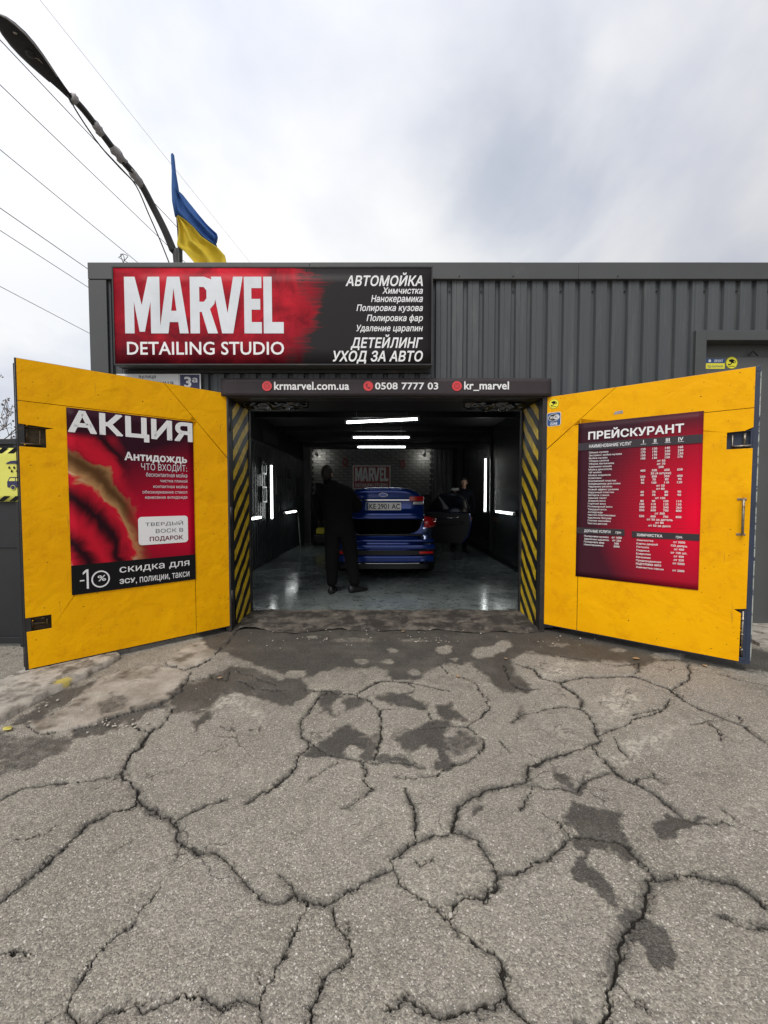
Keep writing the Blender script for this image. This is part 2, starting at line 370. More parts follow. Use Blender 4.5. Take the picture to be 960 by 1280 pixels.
# ------------------------------------------------------------------ flat lettering
_tc = {}
def glyphs(s, bold=0.0, shear=0.0, space=1.0):
    """outlines of the letters, filled contour by contour; bold letters get their contours stroked"""
    k = (s, bold, shear, space)
    if k in _tc: return _tc[k]
    cu = bpy.data.curves.new('lettering', 'FONT'); cu.body = s; cu.size = 1; cu.shear = shear; cu.space_character = space * (1 + max(0, bold) * 1.2)
    ob = bpy.data.objects.new('lettering', cu); COL.objects.link(ob)
    dg = bpy.context.evaluated_depsgraph_get()
    cv = ob.evaluated_get(dg).to_curve(dg)
    loops = []
    for sp in cv.splines:
        bp = sp.bezier_points; n = len(bp); L = []
        if n < 2: continue
        for i in range(n):
            a, b = bp[i], bp[(i + 1) % n]; p0, p1, p2, p3 = a.co, a.handle_right, b.handle_left, b.co
            ch = (p3 - p0); straight = True
            for h in (p1, p2):
                if abs((h - p0).x * ch.y - (h - p0).y * ch.x) > 1e-4 * max(1e-3, ch.length): straight = False
            for t in ((0,) if straight else (0, .33, .66)):
                q = p0 * (1 - t) ** 3 + p1 * 3 * t * (1 - t) ** 2 + p2 * 3 * t * t * (1 - t) + p3 * t ** 3; L.append((q.x, q.y))
        M_ = [L[0]]
        for q in L[1:]:
            if math.hypot(q[0] - M_[-1][0], q[1] - M_[-1][1]) > 1e-4: M_.append(q)
        if len(M_) > 2 and math.hypot(M_[0][0] - M_[-1][0], M_[0][1] - M_[-1][1]) < 1e-4: M_.pop()
        if len(M_) > 2: loops.append(M_)
    ob.evaluated_get(dg).to_curve_clear(); bpy.data.objects.remove(ob); bpy.data.curves.remove(cu)
    # constrained triangulation of all contours, then keep what lies inside by the non-zero rule
    from mathutils.geometry import delaunay_2d_cdt
    pts = []; eds = []
    for l in loops:
        o = len(pts); pts += l; eds += [(o + i, o + (i + 1) % len(l)) for i in range(len(l))]
    vs = []; fs = []
    if pts:
        ov, oe, of = delaunay_2d_cdt([Vector(p) for p in pts], eds, [], 0, 1e-6)[:3]
        cx = np.array([(sum((ov[i].x for i in f)) / 3, sum((ov[i].y for i in f)) / 3) for f in of])
        wn_ = np.zeros(len(of), int); P_ = np.array(pts)
        for a, b in eds:
            (x1, y1), (x2, y2) = P_[a], P_[b]; sd = (x2 - x1) * (cx[:, 1] - y1) - (cx[:, 0] - x1) * (y2 - y1)
            wn_ += ((y1 <= cx[:, 1]) & (y2 > cx[:, 1]) & (sd > 0)).astype(int) - ((y1 > cx[:, 1]) & (y2 <= cx[:, 1]) & (sd < 0)).astype(int)
        vs = [(v.x, v.y, 0) for v in ov]; fs = [tuple(f) for f, w in zip(of, wn_) if w != 0]
    if bold > 0:
        for l in loops:
            n = len(l)
            for i in range(n):
                (x1, y1), (x2, y2) = l[i], l[(i + 1) % n]; d = math.hypot(x2 - x1, y2 - y1); ux, uy = (x2 - x1) / d * bold, (y2 - y1) / d * bold
                o = len(vs); z = 3 + i % 3; e_ = .8
                vs += [(x1 - ux * e_ - uy, y1 - uy * e_ + ux, z), (x2 + ux * e_ - uy, y2 + uy * e_ + ux, z), (x2 + ux * e_ + uy, y2 + uy * e_ - ux, z), (x1 - ux * e_ + uy, y1 - uy * e_ - ux, z)]
                fs.append((o, o + 1, o + 2, o + 3))
    _tc[k] = (vs, fs); return _tc[k]
def text(mb, P, s, bl, tr, d, bold=0.0, shear=0.0, space=1.0, pix=True):
    """lettering whose baseline-left corner is bl and whose top-right corner is tr (photo pixels or plane u,v)"""
    vs, fs = glyphs(s, bold, shear, space)
    if not vs: return
    if pix: bl = P.px(*bl); tr = P.px(*tr)
    x0 = min(v[0] for v in vs); x1 = max(v[0] for v in vs); y1 = max(v[1] for v in vs)
    su = (tr[0] - bl[0]) / (x1 - x0); sv = (tr[1] - bl[1]) / y1
    mb.add([P.pt(bl[0] + (x - x0) * su, bl[1] + y * sv, d + z * .00006) for x, y, z in vs], fs)
def rrect(u0, v0, u1, v1, r, n=4):
    p = []
    for cx, cy, a0 in ((u1 - r, v1 - r, 0), (u0 + r, v1 - r, 90), (u0 + r, v0 + r, 180), (u1 - r, v0 + r, 270)):
        for i in range(n + 1): a = R(a0 + 90 * i / n); p.append((cx + r * math.cos(a), cy + r * math.sin(a)))
    return p
def sheet(name, P, u0, v0, u1, v1, d, m, parent=None, nu=12, nv=12, wob=0.0, thick=0.0012, seed=0.0):
    """thin printed sheet with UVs, gently uneven"""
    vs = []; fs = []; uv = []
    for j in range(nv + 1):
        for i in range(nu + 1):
            a, b = i / nu, j / nv
            w = wob * mnoise.noise(Vector((a * 3 + seed, b * 4, seed))) if wob else 0
            vs.append(tuple(P.pt(u0 + (u1 - u0) * a, v0 + (v1 - v0) * b, d + w))); uv.append((a, b))
    for j in range(nv):
        for i in range(nu):
            a = j * (nu + 1) + i; fs.append((a, a + 1, a + nu + 2, a + nu + 1))
    me = bpy.data.meshes.new(name); me.from_pydata(vs, [], fs); me.materials.append(m)
    ul = me.uv_layers.new(name='UVMap')
    for p in me.polygons:
        for li, vi in zip(p.loop_indices, p.vertices): ul.data[li].uv = uv[vi]
    if me.polygons[0].normal.dot(P.N) < 0: me.flip_normals()
    me.shade_smooth()
    o = link(name, me, parent)
    so = o.modifiers.new('thickness', 'SOLIDIFY'); so.thickness = thick; so.offset = -1
    return o
# ================================================================== GROUND
FY = 4.08                       # face of the building
HY = 4.05                       # hinge line of the gate leaves
FLZ = 0.03
CRACKS = [  # (half width in mm, photo polyline) traced crack by crack
 (9, [(0,1125),(30,1100),(65,1072),(78,1060),(112,1028),(130,1018),(168,1004),(172,1000),(175,988),(162,982),(152,967),(158,950),(165,940),(175,932),(185,915),(192,910)]),
 (6, [(172,995),(195,1015),(215,1020),(222,1030),(222,1045),(230,1058),(245,1065),(270,1068),(280,1080),(298,1092),(308,1108),(320,1120),(342,1126),(360,1118),(368,1112),(372,1118),(385,1127),(408,1128),(430,1118),(445,1108),(470,1092),(480,1088),(488,1085)]),
 (6, [(222,1025),(240,1015),(262,1003),(285,997)]), (3, [(228,1056),(220,1075)]), (4, [(352,1088),(360,1098),(368,1115)]),
 (4, [(383,1130),(372,1150),(355,1190),(342,1218),(333,1235),(328,1252),(335,1275),(333,1290)]),
 (4, [(40,1290),(85,1263),(92,1245),(105,1225),(120,1195),(135,1178),(160,1157)]), (2, [(160,1157),(175,1138),(198,1110)]),
 (5, [(85,1263),(95,1275),(110,1280),(140,1265),(165,1258),(200,1258),(215,1250),(238,1245),(255,1252),(275,1262),(300,1252),(325,1253)]),
 (4, [(417,1130),(420,1150),(430,1162),(440,1178),(438,1195),(425,1208),(410,1220),(400,1235),(395,1255),(393,1285)]), (3, [(430,1148),(434,1165)]),
 (3, [(-5,1190),(30,1189),(37,1196)]), (5, [(-10,1010),(30,985),(60,980),(100,975),(140,970)]), (2, [(120,987),(148,972)]),
 (7, [(488,1085),(487,1075),(500,1062),(515,1052),(528,1047),(545,1042),(568,1040),(590,1048),(605,1060),(618,1075),(622,1090),(618,1105),(600,1115),(575,1122),(570,1130),(565,1142)]),
 (5, [(488,1085),(500,1102),(525,1112),(535,1125),(548,1135),(562,1142),(572,1158),(590,1172),(610,1192),(622,1205),(628,1225),(635,1248),(650,1262),(672,1290)]),
 (5, [(635,1248),(605,1258),(575,1262),(545,1268),(530,1262),(510,1250),(485,1255)]),
 (6, [(622,1093),(640,1090),(660,1082),(685,1070),(695,1060),(710,1048),(718,1045)]), (3, [(712,1046),(700,1030),(680,1015)]),
 (10, [(718,1045),(745,1045),(765,1048),(785,1060),(800,1075),(815,1092),(822,1098),(850,1092),(885,1097),(915,1100),(940,1118),(965,1138)]),
 (6, [(905,1145),(930,1153),(965,1155)]),
 (13, [(815,1095),(805,1115),(803,1140),(785,1165),(775,1190),(770,1215),(762,1240),(765,1258),(750,1275),(738,1290)]),
 (3, [(770,1230),(785,1243),(810,1262)]),
 (6, [(518,1048),(520,1030),(518,1010),(512,990)]),
 (12, [(565,1038),(568,1025),(572,1012),(585,998),(610,985),(630,982),(657,975)]),
 (9, [(657,975),(660,955),(680,947),(705,940),(730,932),(750,925)]),
 (6, [(750,925),(740,895),(725,885),(727,872),(710,860),(700,852),(675,847),(665,835),(645,830)]),
 (6, [(725,885),(700,882),(675,887),(650,892),(640,902)]), (4, [(750,918),(755,915),(780,907),(790,898),(825,888),(840,874)]),
 (8, [(738,929),(752,945),(772,967),(790,975),(815,990),(840,1010),(858,1022)]),
 (5, [(858,1022),(880,1027),(915,1030)]), (4, [(790,975),(812,968),(832,972)]),
 (7, [(700,852),(730,845),(760,846),(790,845),(810,850),(837,860),(850,872),(880,887),(910,900),(930,907),(945,920),(965,936)]),
 (5, [(860,828),(862,848),(840,862)]), (5, [(672,860),(650,860),(635,848),(630,830)]), (3, [(800,828),(795,842)]),
 (4, [(665,982),(660,990),(650,1010)]), (6, [(660,980),(695,982),(720,987),(730,975),(760,965)]),
 (4, [(162,905),(175,912),(190,915)]), (4, [(215,885),(210,900),(195,912)]),
 (4, [(240,850),(262,845),(285,850),(290,838)]), (4, [(900,842),(925,850),(950,855),(975,862)]), (3, [(885,903),(900,915),(905,928)]),
 (3, [(545,740),(548,830),(560,842)][1:]), (3, [(300,850),(320,860),(355,862)]), (3, [(905,1012),(930,1030),(955,1042)]),
 (3, [(560,842),(590,850),(610,875)]), (4, [(700,820),(740,825),(770,832),(800,828)]), (2, [(20,1048),(60,1040),(75,1030)]),
 (6, [(308,1003),(330,990),(337,990),(363,965),(372,950),(373,942),(387,933),(385,927),(377,918),(378,900),(387,887),(400,870),(412,862)]),
 (5, [(382,860),(393,863),(412,862),(420,867),(447,867),(463,857),(477,850),(503,851),(517,853),(537,858),(563,863)]),
 (5, [(447,868),(463,877),(472,885),(477,897),(478,907),(477,915),(472,937),(467,950)]), (3, [(473,887),(493,885)]), (3, [(478,908),(488,908)]),
 (5, [(387,927),(400,933),(417,945),(453,949),(467,952),(490,952),(517,955),(527,958)]),
 (5, [(457,952),(460,963),(458,977),(467,985),(453,993),(440,1003),(430,1008)]), (3, [(422,953),(407,962),(387,973)]),
 (5, [(497,972),(507,973),(527,970),(547,968),(553,960),(568,953),(580,954),(593,945),(605,932),(603,923),(593,915),(583,907),(597,898),(612,885),(607,875)]),
 (4, [(583,907),(563,907),(543,907),(517,910),(507,910)]), (3, [(527,883),(537,895),(542,903)]), (3, [(510,987),(517,1000),(520,1012)]),
 (3, [(823,885),(805,889),(790,893)]), (3, [(765,917),(773,930),(787,945)]), (4, [(812,962),(820,970),(833,977)]), (3, [(510,852),(520,858),(515,866)]),
 (3, [(148,1062),(170,1050)]), (2, [(640,940),(628,925)]), (2, [(330,1225),(322,1215)]), (3, [(860,905),(885,902),(905,900)]),
 (3, [(540,1068),(528,1078),(520,1075)]), (2, [(385,1127),(381,1138)]), (3, [(930,907),(925,895)]), (3, [(300,838),(330,850),(352,856)]),
]
DARKP = [  # traced outlines: strength, points
 (1, [(240,783),(262,812),(300,822),(330,833),(353,843),(380,839),(383,850),(397,843),(417,837),(453,833),(470,833),(480,840),(487,850),(510,848),(523,845),(530,840),(557,830),(590,828),(597,837),(610,850),(630,862),(652,868),(662,858),(645,842),(640,825),(660,815),(700,820),(727,827),(750,825),(787,830),(797,843),(803,833),(820,823),(853,827),(880,833),(935,837),(975,840),(975,815),(900,800),(690,775)]),
 (1, [(320,835),(347,847),(380,845),(385,860),(380,868),(362,883),(345,880),(330,872),(300,862),(275,868),(250,880),(235,890),(245,862),(262,845),(290,832)]),
 (.9, [(400,862),(425,862),(430,870),(415,880),(420,893),(410,893),(402,880),(396,872)]), (.9, [(432,872),(455,868),(462,878),(445,885),(432,890),(428,880)]),
 (1, [(472,870),(490,863),(512,865),(520,875),(537,880),(530,888),(505,885),(485,879)]), (1, [(545,880),(560,876),(572,886),(584,900),(565,900),(550,892)]),
 (1, [(398,932),(410,918),(432,904),(445,909),(458,918),(476,920),(478,935),(472,951),(454,949),(462,932),(442,929),(434,935),(440,951),(415,951),(408,946),(375,948),(382,930)]),
 (1, [(498,915),(515,911),(535,903),(562,899),(570,905),(560,915),(559,935),(567,950),(577,954),(560,962),(546,962),(551,950),(546,942),(530,936),(517,942),(500,934)]),
 (.62, [(560,918),(580,912),(592,918),(594,930),(585,942),(570,943),(560,935)]), (.8, [(486,944),(515,948),(527,959),(500,956),(470,954),(470,948)]),
 (1, [(693,960),(708,961),(711,976),(727,979),(739,970),(743,973),(725,990),(700,983)]),
 (1, [(712,1004),(737,1003),(752,1014),(768,1013),(764,1037),(777,1049),(803,1070),(792,1077),(768,1062),(748,1057),(743,1070),(762,1089),(778,1107),(774,1125),(753,1114),(728,1094),(725,1075),(737,1064),(728,1047),(714,1030)]),
 (1, [(764,1135),(780,1129),(802,1132),(810,1150),(823,1165),(840,1189),(842,1204),(828,1210),(808,1192),(802,1177),(790,1172),(780,1180),(776,1152)]),
 (.95, [(815,1031),(830,1021),(850,1017),(880,1025),(857,1038),(841,1049),(820,1047)]),
 (.95, [(212,871),(234,853),(283,848),(288,862),(258,886),(220,890)]), (.9, [(264,884),(262,900),(244,914),(236,904)]),
 (.6, [(-20,917),(85,921),(90,938),(46,958),(-20,972)]), (.9, [(14,905),(70,864),(124,848),(96,871),(32,906)]),
 (.9, [(85,912),(142,896),(212,873),(212,884),(152,908),(124,919),(84,923)]), (.8, [(590,1000),(604,1003),(600,1018),(592,1020)]), (.7, [(645,880),(655,884),(650,898),(642,900)]),
 (.7, [(120,880),(140,868),(162,872),(150,888),(128,895)]),
]
CONCP = [(1, [(32,907),(57,896),(88,882),(92,866),(124,848),(150,838),(200,831),(238,841),(234,852),(227,864),(198,882),(152,893),(106,908),(57,918)]), (1, [(208,829),(215,819),(240,805),(296,788),(283,805),(252,831),(230,837)]), (.9,[(100,900),(110,897),(113,904),(90,910)])]
#                cx   cy   rx  ry  rot  strength       dark, wet or newer asphalt
DARK = [(470,1050,12,14,0,.25),(800,1055,30,9,30,.35),(870,1125,40,8,10,.25),(318,907,7,6,0,.8),(660,1235,30,10,0,.2),(250,1100,40,14,0,.18),(130,1000,60,16,0,.2),(900,960,60,16,0,.2),(480,790,300,7,0,.9)]
#  paler islands inside the dark band, and dusty pale traffic scuffs
PALE = [(455,826,8,3,0,-1),(489,813,7,3,0,-1),(481,826,10,3,0,-.9),(558,811,10,6,0,-1),(567,824,6,3,0,-.8),(606,815,17,8,0,-1),(626,807,16,7,20,-1),(521,840,9,4,0,-.7),(387,796,8,2,0,-.8),(645,824,6,3,0,-.8),(655,824,14,7,15,-1),
        (835,820,22,5,0,-.9),(775,812,10,3,0,-.6),(440,800,30,3,0,-.4),(700,806,16,3,0,-.5),(520,800,20,2,0,-.5),(370,842,14,5,0,-.8)]
DUST = [(288,874,40,9,0,1),(315,885,30,8,0,.8),(690,838,34,9,20,1),(770,872,18,26,-30,.8),(800,930,90,12,28,.7),(620,1110,200,20,0,.15),(600,860,20,8,0,.6),(900,1045,60,10,20,.5),(700,905,50,12,0,.35),(300,970,80,20,0,.2),(400,1030,200,25,0,.15),(560,925,14,6,0,.5),(930,1000,60,10,10,.4)]

def vnoise(x, y, seed=0):
    """value noise on arrays"""
    xi = np.floor(x).astype(np.int64); yi = np.floor(y).astype(np.int64); xf = x - xi; yf = y - yi
    def h(a, b):
        n = (a * 374761393 + b * 668265263 + seed * 974634777) & 0x7fffffff
        n = ((n ^ (n >> 13)) * 1274126177) & 0x7fffffff
        return ((n ^ (n >> 16)) & 0xffff) / 65535.0
    u = xf * xf * (3 - 2 * xf); v = yf * yf * (3 - 2 * yf)
    return (h(xi, yi) * (1 - u) + h(xi + 1, yi) * u) * (1 - v) + (h(xi, yi + 1) * (1 - u) + h(xi + 1, yi + 1) * u) * v
def fbm(x, y, seed=0, oct=4, rough=0.5):
    t = 0; a = 1; s = 0
    for i in range(oct): t = t + a * vnoise(x * 2 ** i, y * 2 ** i, seed + i * 17); s += a; a *= rough
    return t / s

def to_px(X, Y, Z):
    dy = Y * _c - (Z - CZ) * _s; dz = Y * _s + (Z - CZ) * _c
    return 480 + F * X / dy, 640 - F * dz / dy

def build_ground():
    NX, NY = 1120, 680
    s = np.linspace(-1.42, 1.42, NX); k = np.linspace(1 / 0.80, 1 / 4.32, NY); Yv = 1 / k
    S, Y = np.meshgrid(s, Yv); X = (Y + 0.15) * S
    x = X.ravel(); y = Y.ravel()
    PX, PY = to_px(x, y, 0 * x)
    # crack field: warped distance to the traced lines
    wx = x + 0.040 * (fbm(x * 9, y * 9, 3) - .5) + 0.026 * (fbm(x * 34, y * 34, 5) - .5) + 0.010 * (fbm(x * 110, y * 110, 15, 2) - .5)
    wy = y + 0.040 * (fbm(x * 9, y * 9, 4) - .5) + 0.026 * (fbm(x * 34, y * 34, 6) - .5) + 0.010 * (fbm(x * 110, y * 110, 16, 2) - .5)
    strand = np.clip(1 - abs(fbm(x * 16 + .3 * wy, y * 16, 18, 4, .6) - .5) / .022, 0, 1)      # loose side strands
    wid = 0.45 + 1.5 * fbm(x * 6, y * 6, 8, 3) ** 1.5
    crack = np.zeros_like(x); broad = np.zeros_like(x)
    for hw, line in CRACKS:
        pts = [gnd(a, b) for a, b in line]; w = hw / 1000.0 * 0.92
        for j in range(len(pts) - 1):
            a, b = pts[j], pts[j + 1]
            m = np.where((x > min(a.x, b.x) - .12) & (x < max(a.x, b.x) + .12) & (y > min(a.y, b.y) - .12) & (y < max(a.y, b.y) + .12))[0]
            if not len(m): continue
            ex, ey = b.x - a.x, b.y - a.y; L = max(1e-9, ex * ex + ey * ey)
            t = np.clip(((wx[m] - a.x) * ex + (wy[m] - a.y) * ey) / L, 0, 1)
            d = np.hypot(wx[m] - a.x - t * ex, wy[m] - a.y - t * ey)
            ww = w * np.clip(y[m] / 1.85, .72, 1.75) * wid[m] * .50 + .0010; c = np.clip(1.25 - d / ww, 0, 1)
            c = np.maximum(c, .85 * strand[m] * np.clip(1.6 - d / (w * 1.5 + .008), 0, 1)); crack[m] = np.maximum(crack[m], c)
            broad[m] = np.maximum(broad[m], np.clip(1 - d / (w * 3.0 + 0.012), 0, 1) * min(1, hw / 6))
    def blobs(lst, warp=1.0, edge=0.35):
        out = np.zeros_like(x)
        qx = PX + 46 * warp * (fbm(x * 3.2, y * 3.2, 21) - .5) + 34 * warp * (fbm(x * 16, y * 16, 22) - .5)
        qy = PY + (24 * warp * (fbm(x * 3.2, y * 3.2, 23) - .5) + 17 * warp * (fbm(x * 16, y * 16, 24) - .5)) * np.clip((PY - 740) / 160, .3, 1.6)
        for cx, cy, rx, ry, rot, st in lst:
            m = np.where((abs(PX - cx) < rx + ry + 40) & (abs(PY - cy) < rx + ry + 30))[0]
            ca, sa = math.cos(R(rot)), math.sin(R(rot)); dx = qx[m] - cx; dy = qy[m] - cy
            r = np.hypot((dx * ca - dy * sa) / rx, (dx * sa + dy * ca) / ry)
            v = np.clip((1.12 - r) / edge, 0, 1) * abs(st); out[m] = np.maximum(out[m], v)
        return out
    def outlines(lst, soft, wp):
        out = np.zeros_like(x); yk = np.clip((PY - 740) / 200, .25, 1.5)
        qx = PX + wp * (26 * (fbm(x * 5, y * 5, 25) - .5) + 20 * (fbm(x * 22, y * 22, 26) - .5)) * yk
        qy = PY + wp * (16 * (fbm(x * 5, y * 5, 27) - .5) + 13 * (fbm(x * 22, y * 22, 28) - .5)) * yk
        for st, pts in lst:
            xs = [p[0] for p in pts]; ys = [p[1] for p in pts]
            m = np.where((PX > min(xs) - 25) & (PX < max(xs) + 25) & (PY > min(ys) - 20) & (PY < max(ys) + 20))[0]
            if not len(m): continue
            ins = np.zeros(len(m), bool); dm = np.full(len(m), 1e9); X_, Y_ = qx[m], qy[m]; n = len(pts)
            for i in range(n):
                (x1, y1), (x2, y2) = pts[i], pts[(i + 1) % n]
                if y1 != y2:
                    k_ = ((y1 > Y_) != (y2 > Y_)) & (X_ < (x2 - x1) * (Y_ - y1) / (y2 - y1) + x1); ins ^= k_
                L = max(1e-6, (x2 - x1) ** 2 + (y2 - y1) ** 2); t = np.clip(((X_ - x1) * (x2 - x1) + (Y_ - y1) * (y2 - y1)) / L, 0, 1)
                dm = np.minimum(dm, np.hypot(X_ - x1 - t * (x2 - x1), (Y_ - y1 - t * (y2 - y1)) * 1.6))
            sd = np.where(ins, dm, -dm); out[m] = np.maximum(out[m], np.clip(.5 + sd / soft, 0, 1) * st)
        return out
    dark = np.maximum(blobs(DARK, 1.15, 0.55), outlines(DARKP, 9.0, 1.0)); isl = blobs(PALE, .35, 0.35); dark = dark * (1 - isl)
    dust = blobs(DUST, 1.2, 0.9); conc = outlines(CONCP, 4.0, .55)
    fine = fbm(x * 70, y * 70, 31, 3)
    dark = np.clip((dark + .75 * (fbm(x * 30, y * 30, 33, 4, .65) - .5) * (dark > .01) - .12) * 1.5, 0, 1) * np.clip(.84 + .45 * (fbm(x * 7, y * 7, 91) - .2), 0, 1)
    grime = .42 * np.clip((fbm(x * 1.7, y * 1.7, 95, 4, .6) - .44) * 4.5, 0, 1) * np.clip((y - 1.5) / 1.4, .25, 1) * np.clip((fbm(x * 24, y * 24, 96, 3) - .25) * 2.2, 0, 1)
    dark = np.maximum(dark, grime)
    dark = np.maximum(dark, np.clip(broad - .05, 0, 1) * np.clip((fbm(x * 22, y * 22, 40) - .33) * 5, 0, 1) * 1.0)
    crack = np.where(conc > .5, crack * .8, crack)
    # a dark ragged joint round the concrete patches
    rim = np.clip(1 - abs(conc - .35) / .3, 0, 1) * (fbm(x * 8, y * 8, 77) > .40)
    crack = np.maximum(crack, rim * .8)
    dust = dust * np.clip((fbm(x * 60, y * 60, 51, 3) - .42) * 5, 0, 1)
    z = (0.012 * (fbm(x * .8, y * .8, 61) - .5) + 0.0035 * (fbm(x * 7, y * 7, 62) - .5) + 0.0045 * (fbm(x * 85, y * 85, 63, 3) - .5)
         - 0.016 * np.clip(crack, 0, 1) - 0.004 * broad + 0.014 * conc - 0.004 * dark + 0.010 * conc * (fbm(x * 9, y * 9, 71) - .5))
    # the sheet meets the plain ground round it at z = 0
    fade = (np.clip((1.42 - abs(S.ravel())) / .06, 0, 1) * np.clip((y - .80) / .05, 0, 1) * np.clip((4.32 - y) / .04, 0, 1)); z = z * fade
    co = np.column_stack([x, y, z]).astype(np.float32)
    idx = np.arange(NX * NY).reshape(NY, NX)
    q = np.stack([idx[:-1, :-1], idx[:-1, 1:], idx[1:, 1:], idx[1:, :-1]], -1).reshape(-1, 4).astype(np.int32)
    me = bpy.data.meshes.new('asphalt_ground')
    me.vertices.add(len(co)); me.vertices.foreach_set('co', co.ravel())
    me.loops.add(q.size); me.loops.foreach_set('vertex_index', q.ravel())
    me.polygons.add(len(q)); me.polygons.foreach_set('loop_start', np.arange(0, q.size, 4, dtype=np.int32))
    me.update(calc_edges=True)
    for n_, v_ in (('crack', crack), ('dark', dark), ('dust', dust), ('conc', conc)):
        a_ = me.attributes.new(n_, 'FLOAT', 'POINT'); a_.data.foreach_set('value', v_.astype(np.float32))
    me.shade_smooth()
    return me

def ground_mat():
    m = bpy.data.materials.new('weathered_asphalt'); m.use_nodes = True; nt = m.node_tree; b = nt.nodes['Principled BSDF']
    v = _map(nt)
    def att(n):
        a = nt.nodes.new('ShaderNodeAttribute'); a.attribute_name = n; return a.outputs['Fac']
    big = _noise(nt, v, 0.9, 5, 0.55)
    c = _mix(nt, _ramp(nt, big, 0.35, 0.65), (0.285, 0.256, 0.204), (0.405, 0.366, 0.295))
    c = _mix(nt, _ramp(nt, _noise(nt, v, 11, 6, .7), .42, .72, 0, .55), c, (0.195, 0.175, 0.140))
    c = _mix(nt, _ramp(nt, _noise(nt, v, 2.6, 6, .6), 0.45, 0.75, 0, .6), c, (0.335, 0.300, 0.262))
    # aggregate: dark and light stones
    vo = nt.nodes.new('ShaderNodeTexVoronoi'); vo.inputs['Scale'].default_value = 190; nt.links.new(v, vo.inputs['Vector'])
    sc_ = nt.nodes.new('ShaderNodeSeparateColor'); nt.links.new(vo.outputs['Color'], sc_.inputs[0])
    c = _mix(nt, _ramp(nt, sc_.outputs[0], 0.0, 1.0, 0.0, 0.78), c, (0.11, 0.102, 0.092))
    c = _mix(nt, _ramp(nt, sc_.outputs[2], 0.72, 1.0, 0.0, 0.55), c, (0.56, 0.52, 0.44))
    core = _ramp(nt, vo.outputs['Distance'], 0.28, 0.40, 1, 0)
    sel = _ramp(nt, sc_.outputs[1], 0.92, 0.95)
    mu = nt.nodes.new('ShaderNodeMath'); mu.operation = 'MULTIPLY'; nt.links.new(core, mu.inputs[0]); nt.links.new(sel, mu.inputs[1])
    c = _mix(nt, mu.outputs[0], c, (0.66, 0.63, 0.58))
    vo2 = nt.nodes.new('ShaderNodeTexVoronoi'); vo2.inputs['Scale'].default_value = 62; nt.links.new(v, vo2.inputs['Vector'])
    sc2 = nt.nodes.new('ShaderNodeSeparateColor'); nt.links.new(vo2.outputs['Color'], sc2.inputs[0])
    mu2 = nt.nodes.new('ShaderNodeMath'); mu2.operation = 'MULTIPLY'
    nt.links.new(_ramp(nt, vo2.outputs['Distance'], 0.16, 0.26, 1, 0), mu2.inputs[0]); nt.links.new(_ramp(nt, sc2.outputs[2], 0.90, 0.93), mu2.inputs[1])
    c = _mix(nt, mu2.outputs[0], c, (0.60, 0.56, 0.50))
    # dusty traffic scuffs
    mdu = nt.nodes.new('ShaderNodeMath'); mdu.operation = 'MULTIPLY'; mdu.inputs[1].default_value = .75; nt.links.new(att('dust'), mdu.inputs[0])
    c = _mix(nt, mdu.outputs[0], c, (0.60, 0.56, 0.47))
    # concrete patches
    cc = _mix(nt, _ramp(nt, _noise(nt, v, 5, 8, .65), .38, .66), (0.25, 0.215, 0.17), (0.46, 0.415, 0.35))
    cc = _mix(nt, _ramp(nt, _noise(nt, v, 3.1, 4, .6), .56, .66, 0, .8), cc, (0.085, 0.066, 0.042))
    c = _mix(nt, att('conc'), c, cc)
    # dark damp or newer asphalt
    dk = _mix(nt, _ramp(nt, sc_.outputs[2], 0, 1), (0.022, 0.020, 0.0175), (0.060, 0.054, 0.047))
    dk = _mix(nt, mu.outputs[0], dk, (0.12, 0.115, 0.105))
    md = nt.nodes.new('ShaderNodeMath'); md.operation = 'MULTIPLY'; md.inputs[1].default_value = .86; nt.links.new(att('dark'), md.inputs[0])
    c = _mix(nt, md.outputs[0], c, dk)
    # hair cracks too fine to build
    wv = nt.nodes.new('ShaderNodeMixRGB'); wv.blend_type = 'ADD'; wv.inputs[0].default_value = .16
    nn = nt.nodes.new('ShaderNodeTexNoise'); nn.inputs['Scale'].default_value = 9; nn.inputs['Detail'].default_value = 5; nt.links.new(v, nn.inputs['Vector'])
    nt.links.new(v, wv.inputs[1]); nt.links.new(nn.outputs['Color'], wv.inputs[2])
    ve = nt.nodes.new('ShaderNodeTexVoronoi'); ve.feature = 'DISTANCE_TO_EDGE'; ve.inputs['Scale'].default_value = 3.4; nt.links.new(wv.outputs[0], ve.inputs['Vector'])
    hm = nt.nodes.new('ShaderNodeMath'); hm.operation = 'MULTIPLY'; nt.links.new(_ramp(nt, ve.outputs['Distance'], .004, .014, .8, 0), hm.inputs[0])
    nt.links.new(_ramp(nt, _noise(nt, v, 1.7, 3), .52, .60), hm.inputs[1])
    c = _mix(nt, hm.outputs[0], c, (0.05, 0.045, 0.038))
    # soil lying in the cracks
    c = _mix(nt, _ramp(nt, att('crack'), 0.10, 0.55), c, (0.024, 0.021, 0.017))
    nt.links.new(c, b.inputs['Base Color'])
    nt.links.new(_ramp(nt, att('dark'), 0, 1, 0.86, 0.62), b.inputs['Roughness'])
    b.inputs['Specular IOR Level'].default_value = 0.35
    bp = nt.nodes.new('ShaderNodeBump'); bp.inputs['Strength'].default_value = 0.75; bp.inputs['Distance'].default_value = 0.0045
    nt.links.new(vo.outputs['Distance'], bp.inputs['Height']); bp.invert = True
    b3 = nt.nodes.new('ShaderNodeBump'); b3.inputs['Strength'].default_value = 0.6; b3.inputs['Distance'].default_value = 0.004
    nt.links.new(_noise(nt, v, 45, 5, .65), b3.inputs['Height']); nt.links.new(bp.outputs[0], b3.inputs['Normal'])
    nt.links.new(b3.outputs[0], b.inputs['Normal'])
    return m
M['asphalt'] = ground_mat()
